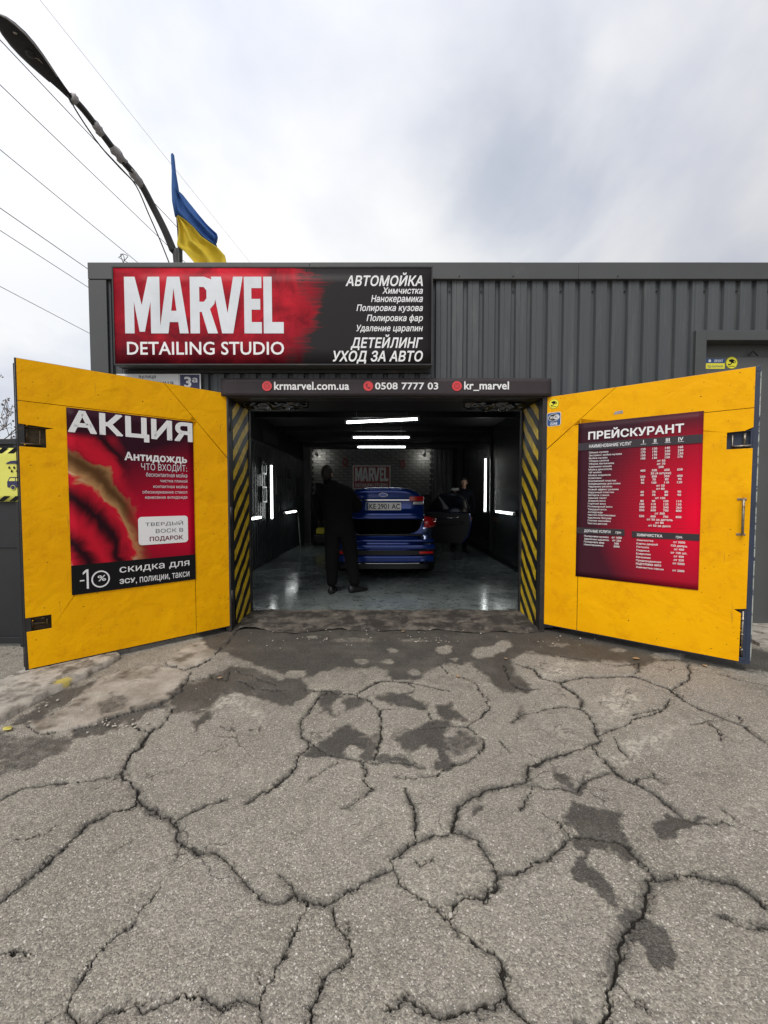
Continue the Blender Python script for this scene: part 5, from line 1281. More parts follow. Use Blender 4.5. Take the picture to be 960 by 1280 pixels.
FYp = 5.25
fl = thing('flag', 'blue and yellow flag furled round a leaning pole on the roof', 'flag', tuple(at(228, 334, FYp)))
pb = at(228, 334, FYp) - Vector((0, 0, .35)); ptip = at(215.5, 192, FYp); pm = at(222, 275, FYp)
MB().tube([pb, pm, ptip], [.018, .016, .010], 8).build('flag_pole', M['lamppole'], fl, True)
M['flagblue'] = mat('blue_flag_cloth', (0.060, 0.170, 0.46), .8, 0, .12, 6, .002, 60)
M['flagyel'] = mat('yellow_flag_cloth', (0.80, 0.64, 0.06), .8, 0, .10, 6, .002, 60)
for _m in ('flagblue', 'flagyel'):
    nt = M[_m].node_tree; b = nt.nodes['Principled BSDF']; o_ = [n for n in nt.nodes if n.type == 'OUTPUT_MATERIAL'][0]
    tr = nt.nodes.new('ShaderNodeBsdfTranslucent'); ms = nt.nodes.new('ShaderNodeMixShader'); ms.inputs[0].default_value = .45
    nt.links.new(b.inputs['Base Color'].links[0].from_socket, tr.inputs[0]); nt.links.new(b.outputs[0], ms.inputs[1]); nt.links.new(tr.outputs[0], ms.inputs[2]); nt.links.new(ms.outputs[0], o_.inputs[0])
# cloth wound round the top of the pole
wr = [ptip + (pm - ptip) * t for t in (0, .02, .12, .28, .42, .55, .72, .95)]
MB().tube(wr, [.004, .020, .024, .026, .036, .045, .05, .03], 10).build('wound_cloth', M['flagblue'], fl, True)
def cloth(name, m, left, right, amp, seed, nu=26, nv=34):
    """left and right: photo polylines of the two edges, top to bottom"""
    def lp(P, t):
        t *= len(P) - 1; i = min(int(t), len(P) - 2); f_ = t - i
        return P[i][0] + (P[i + 1][0] - P[i][0]) * f_, P[i][1] + (P[i + 1][1] - P[i][1]) * f_
    vs = []; fs = []
    for j in range(nv + 1):
        for i in range(nu + 1):
            a = lp(left, j / nv); b = lp(right, j / nv); t = i / nu
            q = at(a[0] + (b[0] - a[0]) * t, a[1] + (b[1] - a[1]) * t, FYp)
            w = amp * (math.sin(t * 13 + j / nv * 2.2 + seed) * (.5 + .5 * j / nv) + .7 * mnoise.noise(Vector((t * 6, j / nv * 3, seed))))
            vs.append((q.x, q.y + w - .06 * t, q.z))
    for j in range(nv):
        for i in range(nu): a = j * (nu + 1) + i; fs.append((a, a + 1, a + nu + 2, a + nu + 1))
    o = MB().add(vs, fs).build(name, m, fl, True)
    so = o.modifiers.new('thickness', 'SOLIDIFY'); so.thickness = .003
    return o
cloth('blue_cloth', M['flagblue'], [(218.5, 236), (219.5, 250), (221, 268), (232, 279), (245, 290), (256, 302), (266, 308), (270.5, 310)], [(223, 240), (230, 246), (240, 258), (250, 271), (260, 283), (268, 291), (274, 297), (271, 304)], .045, 1.0)
cloth('yellow_cloth', M['flagyel'], [(221.5, 272), (223, 284), (223, 296), (222.5, 309), (232, 316), (240, 325), (248, 334), (254, 342)], [(226, 274), (236, 281), (246, 290), (256, 302), (266, 309), (276, 315), (285, 325), (288, 340)], .05, 3.0)

# power lines, all running to the far right behind the garage
wires = [((50, 0), 9.0, .0045), ((0, 50), 7.4, .009), ((0, 106), 8.6, .009), ((0, 187), 9.6, .009), ((0, 260), 11.0, .011), ((0, 288), 11.8, .010), ((0, 358), 13.2, .010)]
wl_ = ['thin pale overhead wire, the topmost, passing over the lamp head', 'black overhead wire running just under the street lamp arm', 'overhead wire, third from the top, left of the lamp', 'overhead wire crossing the left sky in the middle of the bundle',
       'overhead wire meeting the corner of the roof, upper of a close pair', 'overhead wire meeting the corner of the roof, lower of a close pair', 'lowest overhead wire above the left gate leaf']
for (q, Y0, r_), lb in zip(wires, wl_):
    p = at(q[0], q[1], Y0); d = at(578, 655, 100) - Vector((0, 0, CZ)); d = d / d.y
    a = p - d * 14; b = p + d * 34; pts = []
    for i in range(25):
        t = i / 24; pts.append(a.lerp(b, t) - Vector((0, 0, .10 * (1 - (2 * ((t * 48 - 14) / 30) - 1) ** 2) * (1 if 14 <= t * 48 <= 44 else 0))))
    tag(MB().tube(pts, r_, 5).build('overhead_wire', M['wire'] if r_ > .006 else M['tape'], None, True), lb, 'wire', 'overhead wires in the left of the sky')
# little wire loops on the roof corner
mb = MB(); c_ = at(156, 322, 4.6)
lp = [c_ + Vector((.024 * math.cos(t) + .008 * math.sin(2.3 * t) - .014 * t / 3, .02 * math.sin(1.7 * t), .042 * math.sin(t))) for t in [i * .45 for i in range(22)]]
lp = [at(152, 334, 4.6) - Vector((0, 0, .2)), at(152, 330, 4.6)] + lp + [at(163, 330, 4.6), at(164, 334, 4.6) - Vector((0, 0, .2))]
tag(mb.tube(lp, .0035, 5).build('wire_loop', M['wire'], None, True), 'small tangle of bent wire on the roof edge above the signboard corner', 'wire')

# ================================================================== FENCE ON THE LEFT
QY = 3.62
ftz = at(10, 549, QY).z; fx1 = -3.27
fc = thing('sheet_fence', 'black sheet steel fence at the left edge behind the yellow leaf', 'fence', (-4.5, QY, 0))
x = fx1 - .05; k = 0
while x > -11:
    x2 = x - 1.98
    MB().box((x2, QY + .01, .03), (x - .004, QY + .022, ftz - .05)).build('sheet', M['fence'], fc)
    for zz in (.06, .92, ftz - .42): MB().box((x2, QY - .012 if zz < .5 else QY - .004, zz - (.03 if zz < .5 else .006)), (x - .004, QY + .008, zz + (.03 if zz < .5 else .0))).build('rail', M['fence'], fc, False, .003)
    MB().box((x - .002 - .0, QY - .015, 0), (x + .046, QY + .035, ftz + .005)).build('post', M['fence'], fc, False, .003)
    x = x2 - .05; k += 1
MB().box((-11, QY - .022, ftz - .048), (fx1 - .004, QY + .04, ftz)).build('top_rail', M['fence'], fc, False, .003)
MB().box((fx1 + .0, QY + .04, .03), (fx1 + .012, FY - .03, ftz - .05)).build('return_sheet', M['fence'], fc)
# banner on the fence
PF = Plane((0, QY - .016, 0), (1, 0, 0), (0, 0, 1))
f0 = PF.px(-150, 627); f1 = PF.px(27.5, 560)
fb = thing('fence_banner', 'yellow car wash banner with hazard stripes on the black fence', 'banner', (-4, QY, 1.5))
M['banyel'] = mat('yellow_banner_vinyl', (0.72, 0.70, 0.13), .45, 0, .08, 3, .004, 6)
sheet('banner_sheet', PF, f0[0], f0[1], f1[0], f1[1], .001, M['banyel'], fb, 20, 8, .006, .001, 5)
mb = MB(); hgt = .05
for vb in (f0[1], f1[1] - hgt):
    u = f1[0] - .012
    while u > f0[0] + .1: mb.prism(PF, [(u, vb + hgt), (u - .055, vb + hgt), (u - .115, vb + .002), (u - .06, vb + .002)], .006, .0066); u -= .105
mb.build('hazard_stripes', M['blackprint'], fb)
def fp(x, y): return PF.px(x / 12.8, 540 + y / 12.8)     # zoom coordinates of the fence banner
mb = MB()
mb.prism(PF, [fp(*q) for q in ((100, 512), (120, 490), (180, 465), (240, 458), (330, 462), (330, 512), (200, 505))], .0066, .0072)
mb.build('cloud_mark', M['navyprint'], fb)
mb = MB()
for q in ((157, 572), (235, 570), (197, 628), (283, 625)): c_ = fp(*q); r_ = .010; mb.prism(PF, [(c_[0] - r_, c_[1] - .3 * r_), (c_[0], c_[1] - 1.2 * r_), (c_[0] + r_, c_[1] - .3 * r_), (c_[0] + .1 * r_, c_[1] + 1.7 * r_)], .0066, .0072)
mb.build('drop_marks', M['blackprint'], fb)
mb = MB(); mb.prism(PF, [fp(*q) for q in ((128, 880), (125, 800), (165, 722), (330, 720), (330, 885), (150, 888))], .0066, .0072); mb.build('van_mark', M['navyprint'], fb)
mb = MB(); mb.prism(PF, [fp(*q) for q in ((150, 785), (175, 738), (255, 738), (255, 785))], .0076, .0080); mb.prism(PF, [fp(*q) for q in ((270, 785), (270, 738), (325, 738), (325, 785))], .0076, .0080)
c_ = fp(220, 888); mb.disc(PF, c_[0], c_[1], .022, .0076, .0080, 20); mb.build('van_windows', M['banyel'], fb)
mb = MB(); mb.disc(PF, c_[0], c_[1], .018, .0084, .0088, 20); mb.build('van_wheel', M['navyprint'], fb)
lett(PF, 'lettering', M['blackprint'], [('АВТОМОЙКА', PF.px(-135, 610), PF.px(1.8, 590), .02)], .007, fb) if False else None
mb = MB(); text(mb, PF, 'МОЙКА', PF.px(-118, 611.5), PF.px(2.0, 588), .007, .03); mb.build('lettering', M['blackprint'], fb)

# bare tree beyond the fence
tr_ = thing('bare_tree', 'bare pale twigged tree rising over the black fence', 'tree', (-8.45, 8.6, 0))
rr = random.Random(11); segs = []; fine_t = []
def grow(p, d, L, r, lev):
    n = 4; pts = [p]; q = p
    for i in range(n):
        d = (d + Vector((rr.uniform(-.22, .22), rr.uniform(-.22, .22), rr.uniform(-.08, .16)))).normalized(); q = q + d * (L / n); pts.append(q)
    (segs if lev < 2 else fine_t).append((pts, [r * (1 - .45 * i / n) for i in range(n + 1)]))
    if lev >= 5: return
    for _ in range(4 if lev < 2 else 3):
        i = rr.randint(1, n); nd = (d + Vector((rr.uniform(-1, 1), rr.uniform(-1, 1), rr.uniform(-.25, .75)))).normalized()
        grow(pts[i], nd, L * rr.uniform(.55, .78), r * .5, lev + 1)
grow(Vector((-8.45, 8.6, 0)), Vector((.0, 0, 1)), 2.0, .10, 0)
mb = MB()
for p, r_ in segs: mb.tube(p, r_, 7)
mb.build('trunk', M['bark'], tr_, True)
mb = MB()
for p, r_ in fine_t: mb.tube(p, [max(.006, x) for x in r_], 4, False)
for p, r_ in fine_t:
    for _ in range(3):
        c_ = Vector(p[-1]) + Vector((rr.uniform(-.05, .05), rr.uniform(-.05, .05), rr.uniform(-.05, .05))); a_ = rr.uniform(0, 6.28); s0 = rr.uniform(.015, .03)
        u_ = Vector((math.cos(a_), math.sin(a_), rr.uniform(-.5, .5))) * s0; v_ = Vector((0, rr.uniform(-.5, .5), 1)) * s0
        mb.add([c_ - u_, c_ - v_, c_ + u_, c_ + v_], [(0, 1, 2, 3)])
mb.build('crown', M['twig'], tr_)

# ================================================================== WORKSHOP FITTINGS
def tube_lamp(a, b, axis, label, group, hang=None, wall=None):
    a = Vector(a); b = Vector(b); c = (a + b) / 2
    t = thing('tube_light', label, 'lamp', tuple(c), group)
    d = (b - a).normalized()
    MB().tube([a + d * .03, b - d * .03], .017, 12).build('lit_tube', M['tube'], t, True)
    o = Vector((0, 0, .028)) if hang else Vector((wall * .024, 0, 0))
    w = Vector((0, .022, 0)) if hang else (Vector((0, .022, 0)) if axis == 'z' else Vector((0, 0, .022)))
    if axis == 'x': mb = MB().box((a.x, a.y - .03, a.z + .020), (b.x, b.y + .03, b.z + .045))
    elif axis == 'y': mb = MB().box((min(a.x + wall * .020, a.x + wall * .042), a.y, a.z - .03), (max(a.x + wall * .020, a.x + wall * .042), b.y, a.z + .03))
    else: mb = MB().box((min(a.x + wall * .020, a.x + wall * .042), a.y - .03, a.z), (max(a.x + wall * .020, a.x + wall * .042), a.y + .03, b.z))
    mb.build('housing', M['housing'], t, False, .003)
    for e_ in (a + d * .012, b - d * .012): MB().tube([e_ - d * .016, e_ + d * .016], .024, 12).build('end_cap', M['housing'], t, True)
    if hang:
        for s_k in (.16, .84):
            p = a.lerp(b, s_k) + Vector((0, 0, .045)); MB().tube([p, (p.x, p.y, hang)], .0025, 5).build('hanging_wire', M['housing'], t)
    return t
for (x0, x1, y0, yy, lb) in ((431, 524, 526, 6.35, 'nearest of the three lit tubes hanging from the workshop ceiling'), (440, 513, 546.5, 8.2, 'middle of the three lit tubes hanging from the workshop ceiling'), (446, 508, 558.5, 9.7, 'farthest of the three lit tubes hanging from the workshop ceiling')):
    a = at(x0, y0 + (2.2 if yy < 7 else .3), yy); b = at(x1, y0 - (2.2 if yy < 7 else .3), yy); b.z = a.z if yy > 7 else b.z
    z = (a.z + b.z) / 2; tl = tube_lamp((a.x, yy, z), (b.x, yy, z), 'x', lb, 'ceiling tube lights in the workshop', hang=CL - .01)
    if yy < 7: tl.rotation_euler = (0, -R(2.7), 0)
g_ = 'wall tube lights in the workshop'
zl = at(318, 648, 7.0).z
tube_lamp((-2.27, 6.3, zl), (-2.27, 7.38, zl), 'y', 'short lit horizontal tube on the left wall next to the striped jamb', g_, wall=-1)
tube_lamp((-2.27, 8.1, at(341, 650, 8.1).z), (-2.27, 8.1, at(341, 580, 8.1).z), 'z', 'lit upright tube on the left workshop wall', g_, wall=-1)
zl = at(363, 640, 9.8).z
tube_lamp((-2.27, 9.15, zl), (-2.27, 10.35, zl), 'y', 'lit horizontal tube deeper on the left wall beyond the upright one', g_, wall=-1)
tube_lamp((2.31, 9.15, at(604, 641, 9.15).z), (2.31, 9.15, at(604, 572, 9.15).z), 'z', 'lit upright tube on the right workshop wall', g_, wall=1)
zl = at(628, 641, 7.6).z
tube_lamp((2.31, 7.12, zl), (2.31, 8.26, zl), 'y', 'lit horizontal tube on the right workshop wall', g_, wall=1)
MB().tube([(2.35, 6.9, 1.0), (2.35, 6.95, .93), (2.35, 6.0, .90), (2.36, 5.2, .86)], .008, 6).build('power_cord', M['wire'], None, True)
tag(bpy.data.objects['power_cord'], 'black power cord running along the right workshop wall', 'cord')
# pictures on the left wall
for i, (px0, px1, py0, py1, lb) in enumerate(((327.5, 333.5, 573, 593, 'dark framed certificate, upper one left of the upright tube'), (328, 333.5, 608, 628, 'dark framed certificate, lower one left of the upright tube'), (346, 352, 592, 618, 'tall dark frame just right of the upright tube'),
                                              (359, 364, 584, 600, 'small dark frame, upper of the pair over the far horizontal tube'), (360, 364.5, 611, 627, 'small dark frame, lower of the pair over the far horizontal tube'), (370, 375.5, 595, 621, 'tall dark frame deepest on the left wall'))):
    Y0 = 2.335 * F / (480 - px0); Y1 = 2.335 * F / (480 - px1); ym = (Y0 + Y1) / 2; z0 = at(px0, py1, ym).z; z1 = at(px0, py0, ym).z
    t = thing('picture_frame', lb, 'picture', (-2.34, ym, z0), 'frames on the left workshop wall')
    mb = MB(); fw_ = .03
    for q in (((Y0, z0), (Y1, z0 + fw_)), ((Y0, z1 - fw_), (Y1, z1)), ((Y0, z0 + fw_), (Y0 + fw_, z1 - fw_)), ((Y1 - fw_, z0 + fw_), (Y1, z1 - fw_))): mb.box((-2.355, q[0][0], q[0][1]), (-2.330, q[1][0], q[1][1]))
    mb.build('frame', M['frameblk'], t); MB().box((-2.354, Y0 + fw_, z0 + fw_), (-2.340, Y1 - fw_, z1 - fw_)).build('print', M['paper'], t)
MB().tube([(-2.20, 10.5, .04), (-2.32, 10.75, .95)], .016, 8).build('broom_handle', M['housing'], None, True)
tag(bpy.data.objects['broom_handle'], 'grey pole leaning on the left wall below the far tube', 'pole')
# window slit above the lining
mb = MB(); mb.box((RL - .045, 7.95, WT + .10), (RL - .03, 9.05, WT + .34)); _o = mb.build('clear_panel', M['paper'], bld)
# sign on the brick wall
PB = Plane((0, BK - .05, 0), (1, 0, 0), (0, 0, 1))
ws = thing('workshop_sign', 'dark red sign with grey letters on the whitewashed brick wall', 'sign', (-.4, BK, 2))
b0 = PB.px(441, 611); b1 = PB.px(488, 582)
MB().pbox(PB, b0[0], b0[1], b1[0], b1[1], -.03, 0).build('sign_panel', M['signred'], ws)
mb = MB(); e = .025
mb.pbox(PB, b0[0], b0[1], b1[0], b0[1] + e, 0.001, .012); mb.pbox(PB, b0[0], b1[1] - e, b1[0], b1[1], 0.001, .012); mb.pbox(PB, b0[0], b0[1] + e, b0[0] + e, b1[1] - e, 0.001, .012); mb.pbox(PB, b1[0] - e, b0[1] + e, b1[0], b1[1] - e, 0.001, .012)
mb.build('sign_border', M['signedge'], ws)
big_word(PB, b0[0] + .07, b0[1] + .24, b1[0] - .07, b1[1] - .06, .004, M['signgrey'], ws)
mb = MB(); text(mb, PB, 'DETAILING STUDIO', (b0[0] + .08, b0[1] + .07), (b1[0] - .08, b0[1] + .17), .004, .02, 0, 1, False); mb.build('lettering', M['signgrey'], ws)
# spotlights at the top corners of the brick wall
for px_, lb, dx_ in ((395.5, 'small lit spotlight at the left top corner of the brick wall', .05), (531, 'small lit spotlight at the right top corner of the brick wall', -.02)):
    q = at(px_, 568, BK - .35); t = thing('spotlight', lb, 'lamp', tuple(q), 'spotlights by the brick wall')
    MB().tube([q + Vector((0, -.08, .02)), q + Vector((dx_ * .3, .05, -.02))], [.035, .05], 12).build('housing', M['housing'], t, True)
    MB().tube([q + Vector((dx_ * .3, .051, -.02)), q + Vector((dx_ * .3, .056, -.021))], .042, 12).build('lens', M['spot'], t)
    MB().tube([q + Vector((0, 0, .03)), (q.x, q.y, CL - .02)], .01, 6).build('bracket', M['housing'], t)
# red wheel-like ornament on the wall
for px_, py_, lb in ((503.5, 580, 'dark red round ornament on the brick wall right of the sign'), (431.5, 578, 'small dark red ornament on the brick wall left of the sign')):
    q = at(px_, py_, BK - .03); mb = MB(); n = 20; rg = []
    for i in range(n + 1): a = 2 * math.pi * i / n; rg.append(q + Vector((.06 * math.cos(a), 0, .12 * math.sin(a))))
    tag(mb.tube(rg, .018, 6, False).build('wall_ornament', M['signred'], None, True), lb, 'ornament', 'ornaments on the brick wall')
# pressure washer in the far left corner
pw = thing('pressure_washer', 'yellow and black cleaning machine in the dim far left corner', 'machine', (-1.75, 10.9, FLZ))
q0 = at(402, 664, 10.9)
MB().box((q0.x - .22, 10.8, FLZ + .06), (q0.x + .14, 11.2, q0.z - .08)).build('body', M['trim'], pw, False, .04, 4)
MB().box((q0.x - .14, 10.78, q0.z - .075), (q0.x + .10, 11.1, q0.z + .09)).build('cover', M['hose'], pw, False, .04, 4)
for dx_ in (-.2, .14): MB().tube([(q0.x + dx_ - .025, 11.0, FLZ + .10), (q0.x + dx_ + .025, 11.0, FLZ + .10)], .10, 18).build('wheel', M['black'], pw, True)
MB().tube([(q0.x - .12, 11.15, q0.z), (q0.x - .12, 11.25, q0.z + .45), (q0.x + .08, 11.25, q0.z + .45), (q0.x + .08, 11.15, q0.z)], .014, 8).build('handle', M['steel'], pw, True)

# ================================================================== CAR
CY = 6.32; CLN = 4.85
car = thing('blue_car', 'metallic blue saloon seen from behind with its boot lid raised', 'car', (0, CY + 2.4, FLZ))
def supe(a, n_=4.6): 
    c, s = math.cos(a), math.sin(a); return math.copysign(abs(c) ** (2 / n_), c), math.copysign(abs(s) ** (2 / n_), s)
def car_body():
    NA = 112; rows = [(.20, .80, .90), (.24, .925, .965), (.32, .975, .992), (.44, 1.0, 1.0), (.56, 1.0, 1.0), (.62, .992, .992), (.68, .985, .975), (.72, .980, .970), (.80, .962, .972), (.90, .925, .968), (.98, .875, .960), (1.03, .83, .945), (1.05, .76, .92)]
    cx, cy = 0, CY + CLN / 2; hw, hl = .925, CLN / 2
    vs = []; 
    for z, kx, ky in rows:
        for i in range(NA):
            u, v = supe(2 * math.pi * i / NA, 4.2)
            zz = z
            if v > 0: zz = z - max(0, z - .55) * .32 * max(0, v - .55) / .45
            vs.append(Vector((cx + hw * kx * u * (1 - .05 * abs(v) ** 3), cy + hl * ky * v, zz)))
    fs = []
    for j in range(len(rows) - 1):
        for i in range(NA):
            a = j * NA + i; b = j * NA + (i + 1) % NA
            m = (vs[a] + vs[b]) / 2; rear = m.y < CY + .45
            if rear and rows[j][0] >= .715 and abs(m.x) < .60: continue          # the boot mouth
            if rear and rows[j][0] >= 1.02: continue
            # wheel arches
            zc_ = (rows[j][0] + rows[j + 1][0]) / 2
            if any(abs(m.y - wy) < math.sqrt(max(0, .37 ** 2 - (zc_ - .33 - FLZ) ** 2)) for wy in (CY + 1.06, CY + 3.9)) and abs(m.x) > .5: continue
            fs.append((a, b, b + NA, a + NA))
    # hood cap and deck at top row, forward of the boot
    base = (len(rows) - 1) * NA; order = [i for i in range(NA)]
    front = [i for i in order if vs[base + i].y > CY + .9]; L = sorted([i for i in front if vs[base + i].x >= 0], key=lambda i: vs[base + i].y); Rr = sorted([i for i in front if vs[base + i].x < 0], key=lambda i: vs[base + i].y)
    k = min(len(L), len(Rr))
    for i in range(k - 1): fs.append((base + L[i], base + L[i + 1], base + Rr[i + 1], base + Rr[i]))
    o = MB().add([v + Vector((0, 0, FLZ)) for v in vs], fs).build('body', M['carblue'], car, True)
    return o
body = car_body()
# roof and pillars
def ring(y0, y1, w, z, nn=40):
    return [Vector((w * supe(2 * math.pi * i / nn, 3.4)[0], (y0 + y1) / 2 + (y1 - y0) / 2 * supe(2 * math.pi * i / nn, 3.4)[1], z + FLZ)) for i in range(nn)]
r0 = ring(CY + .62, CY + 3.75, .80, 1.02); r1 = ring(CY + 1.2, CY + 3.2, .66, 1.34); r2 = ring(CY + 1.6, CY + 2.75, .56, 1.425)
MB().add(r0 + r1, [(i, (i + 1) % 40, 40 + (i + 1) % 40, 40 + i) for i in range(40)]).build('side_glass', M['glassdark'], car, True)
MB().add(r1 + r2 + [Vector((0, CY + 2.2, 1.45 + FLZ))], [(i, (i + 1) % 40, 40 + (i + 1) % 40, 40 + i) for i in range(40)] + [(40 + i, 40 + (i + 1) % 40, 80) for i in range(40)]).build('roof', M['carblue'], car, True)
# boot well
mb = MB(); y0, y1 = CY + .14, CY + 1.0
mb.add([(-.58, y0, .70), (.58, y0, .70), (.58, y1, .70), (-.58, y1, .70), (-.50, y0, .42), (.50, y0, .42), (.50, y1, .42), (-.50, y1, .42)], [(0, 4, 5, 1), (1, 5, 6, 2), (2, 6, 7, 3), (3, 7, 4, 0), (4, 7, 6, 5)])
mb.box((-.60, y1, .42), (.60, y1 + .02, 1.04)); mb.box((-.62, CY + .12, .70), (-.60, y1, 1.03)); mb.box((.60, CY + .12, .70), (.62, y1, 1.03))
mb.build('boot_well', M['liner'], car)
# rounded lower corners of the mouth and its painted lip
for sx in (-1, 1):
    c_ = []; 
    for i in range(7): a = R(90) * i / 6; c_.append((sx * (.44 + .16 * math.sin(a)), .76 - .0 + .16 * (1 - math.cos(a)) - .005))
    pts = [(sx * .63, .735)] + [(sx * .42, .735)] + c_ + [(sx * .63, .93)]
    vs = [(x, CY + .085 + .05 * abs(x), z + FLZ) for x, z in pts]; vs2 = [(x, y + .05, z) for x, y, z in vs]; n = len(pts)
    MB().add(vs + vs2, [tuple(range(n)), tuple(range(2 * n - 1, n - 1, -1))] + [(i, (i + 1) % n, n + (i + 1) % n, n + i) for i in range(n)]).build('quarter_panel', M['carblue'], car, False, .008)
MB().box((-.60, CY + .05, .715 + FLZ), (.60, CY + .15, .735 + FLZ)).build('boot_sill', M['trim'], car, False, .006)
# bumper ledge, black valance, reflectors, exhaust
def curved_bar(name, m, z0, z1, x0, x1, out, n=24, th=.03, parent=car, bev=.004):
    vs = []
    for i in range(n + 1):
        x = x0 + (x1 - x0) * i / n; y = CY - out + .10 * abs(x / .9) ** 4 + .02 * x * x
        for yy in (y, y + th):
            for z in (z0, z1): vs.append((x, yy, z + FLZ))
    fs = []
    for i in range(n):
        a = i * 4; b = a + 4
        fs += [(a, b, b + 1, a + 1), (a + 2, a + 3, b + 3, b + 2), (a, a + 2, b + 2, b), (a + 1, b + 1, b + 3, a + 3)]
    fs += [(0, 1, 3, 2), (n * 4, n * 4 + 2, n * 4 + 3, n * 4 + 1)]
    return MB().add(vs, fs).build(name, m, parent, False, bev, 3)
bmp = curved_bar('bumper', M['carblue'], .50, .585, -.82, .82, .055, th=.10, bev=.03)
curved_bar('bumper_step', M['carblue'], .615, .66, -.80, .80, .012, th=.06, bev=.018)
curved_bar('valance', M['trim'], .415, .485, -.84, .84, .030, th=.06)
curved_bar('lower_bumper', M['carblue'], .30, .405, -.80, .80, .040, th=.08, bev=.025)
curved_bar('chrome_strip', M['chrome'], .278, .290, -.56, .56, .046, th=.02, bev=.002)
curved_bar('diffuser', M['trim'], .19, .272, -.70, .70, .010, th=.06)
for sx in (-1, 1):
    curved_bar('reflector', M['reflector'], .435, .470, sx * .56 if sx > 0 else -.78, sx * .78 if sx > 0 else -.56, .038, 8, .012)
    e_ = Vector((sx * .64, CY - .06, .30 + FLZ)); mb = MB(); mb.tube([e_, e_ + Vector((0, .2, 0))], .045, 16, False); mb.tube([e_ + Vector((0, .004, 0)), e_ + Vector((0, .19, 0))], .038, 16, False); mb.build('exhaust_tip', M['chrome'], car, True)
    # body-side tail lamp wrapping the corner
    vs = []; fs = []; n = 8
    for i in range(n + 1):
        a = i / n; x = sx * (.635 + .185 * a); y = CY + .035 + .33 * max(0, a - .35) ** 1.5 - .02
        for z in (.845 + .02 * a, .93, 1.02 - .03 * a): vs.append((x, y + (.03 if z > 1 else 0), z + FLZ))
    for i in range(n):
        for k in range(2): a = i * 3 + k; fs.append((a, a + 3, a + 4, a + 1))
    tl = MB().add(vs, fs).build('tail_lamp', M['taillight'], car, True); so = tl.modifiers.new('thickness', 'SOLIDIFY'); so.thickness = .04; so.offset = -1
    curved_bar('clear_lens', M['clearlens'], .852, .885, .66 * sx if sx > 0 else -.79, .79 if sx > 0 else -.66, -.002, 6, .012, tl)
    # wheels
    for wy in (CY + 1.06, CY + 3.9):
        wh = bpy.data.objects.new('wheel', None); COL.objects.link(wh); wh.parent = car; wh.matrix_parent_inverse = Matrix.Translation(-world_loc(car)); wh.location = (sx * .80, wy, .33 + FLZ)
        prof = [(.11, .20), (.11, .29), (.085, .325), (.03, .33), (-.03, .33), (-.085, .325), (-.11, .29), (-.11, .20)]
        vs = [(sx * .80 + a, wy + r * math.cos(2 * math.pi * k / 28), .33 + FLZ + r * math.sin(2 * math.pi * k / 28)) for a, r in prof for k in range(28)]
        MB().add(vs, [(j * 28 + k, j * 28 + (k + 1) % 28, (j + 1) * 28 + (k + 1) % 28, (j + 1) * 28 + k) for j in range(7) for k in range(28)]).build('tyre', M['black'], wh, True)
        mb = MB(); cx_ = sx * .89; mb.tube([(cx_ - .03 * sx, wy, .33 + FLZ), (cx_, wy, .33 + FLZ)], .05, 12)
        for k in range(5):
            a = 2 * math.pi * k / 5; mb.tube([(cx_ - .01 * sx, wy + .04 * math.cos(a), .33 + FLZ + .04 * math.sin(a)), (cx_, wy + .2 * math.cos(a), .33 + FLZ + .2 * math.sin(a))], [.03, .022], 6)
        mb.tube([(cx_, wy + .20 * math.cos(2 * math.pi * k / 28), .33 + FLZ + .20 * math.sin(2 * math.pi * k / 28)) for k in range(29)], .012, 6, False)
        mb.build('rim', M['housing'], wh, True)
        mb = MB(); mb.tube([(sx * .62, wy, .36 + FLZ), (sx * .90, wy, .36 + FLZ)], .36, 28); mb.build('wheel_arch', M['liner'], car)
MB().box((-.75, CY + .3, .17 + FLZ), (.75, CY + 4.5, .24 + FLZ)).build('underbody', M['liner'], car)
# raised boot lid: outer skin with a rear face and a top, hinged at the rear window
lid = bpy.data.objects.new('boot_lid', None); COL.objects.link(lid); lid.parent = car; lid.matrix_parent_inverse = Matrix.Translation(-world_loc(car)); lid.location = (0, CY + .7, 1.3)
lid['label'] = 'raised blue boot lid carrying the number plate'
def zc(py, Y=None): return at(480, py, (Y or CY) + .0).z
prof = [(CY - .000, 1.005), (CY - .022, 1.035), (CY - .030, 1.085), (CY - .012, 1.125), (CY + .012, 1.16), (CY + .016, 1.32), (CY - .010, 1.375), (CY - .035, 1.42), (CY - .045, 1.475), (CY - .010, 1.505), (CY + .08, 1.520), (CY + .30, 1.50), (CY + .62, 1.42)]
vs = []; fs = []; nx = 28
for (y, z) in prof:
    for i in range(nx + 1):
        t = -1 + 2 * i / nx; hwid = .645 if z < 1.36 else .645 - .07 * (z - 1.36) / .16
        vs.append((hwid * t, y + .10 * abs(t) ** 3.5, z - (.030 if z > 1.28 else .0) * abs(t) ** 3 - (.075 * min(1, (z - 1.33) / .15) * abs(t) ** 4 if z > 1.33 else 0) + FLZ - .03))
n = nx + 1
for j in range(len(prof) - 1):
    for i in range(nx): a = j * n + i; fs.append((a, a + 1, a + n + 1, a + n))
sk = MB().add(vs, fs).build('lid_skin', M['carblue'], lid, True); so = sk.modifiers.new('thickness', 'SOLIDIFY'); so.thickness = .03
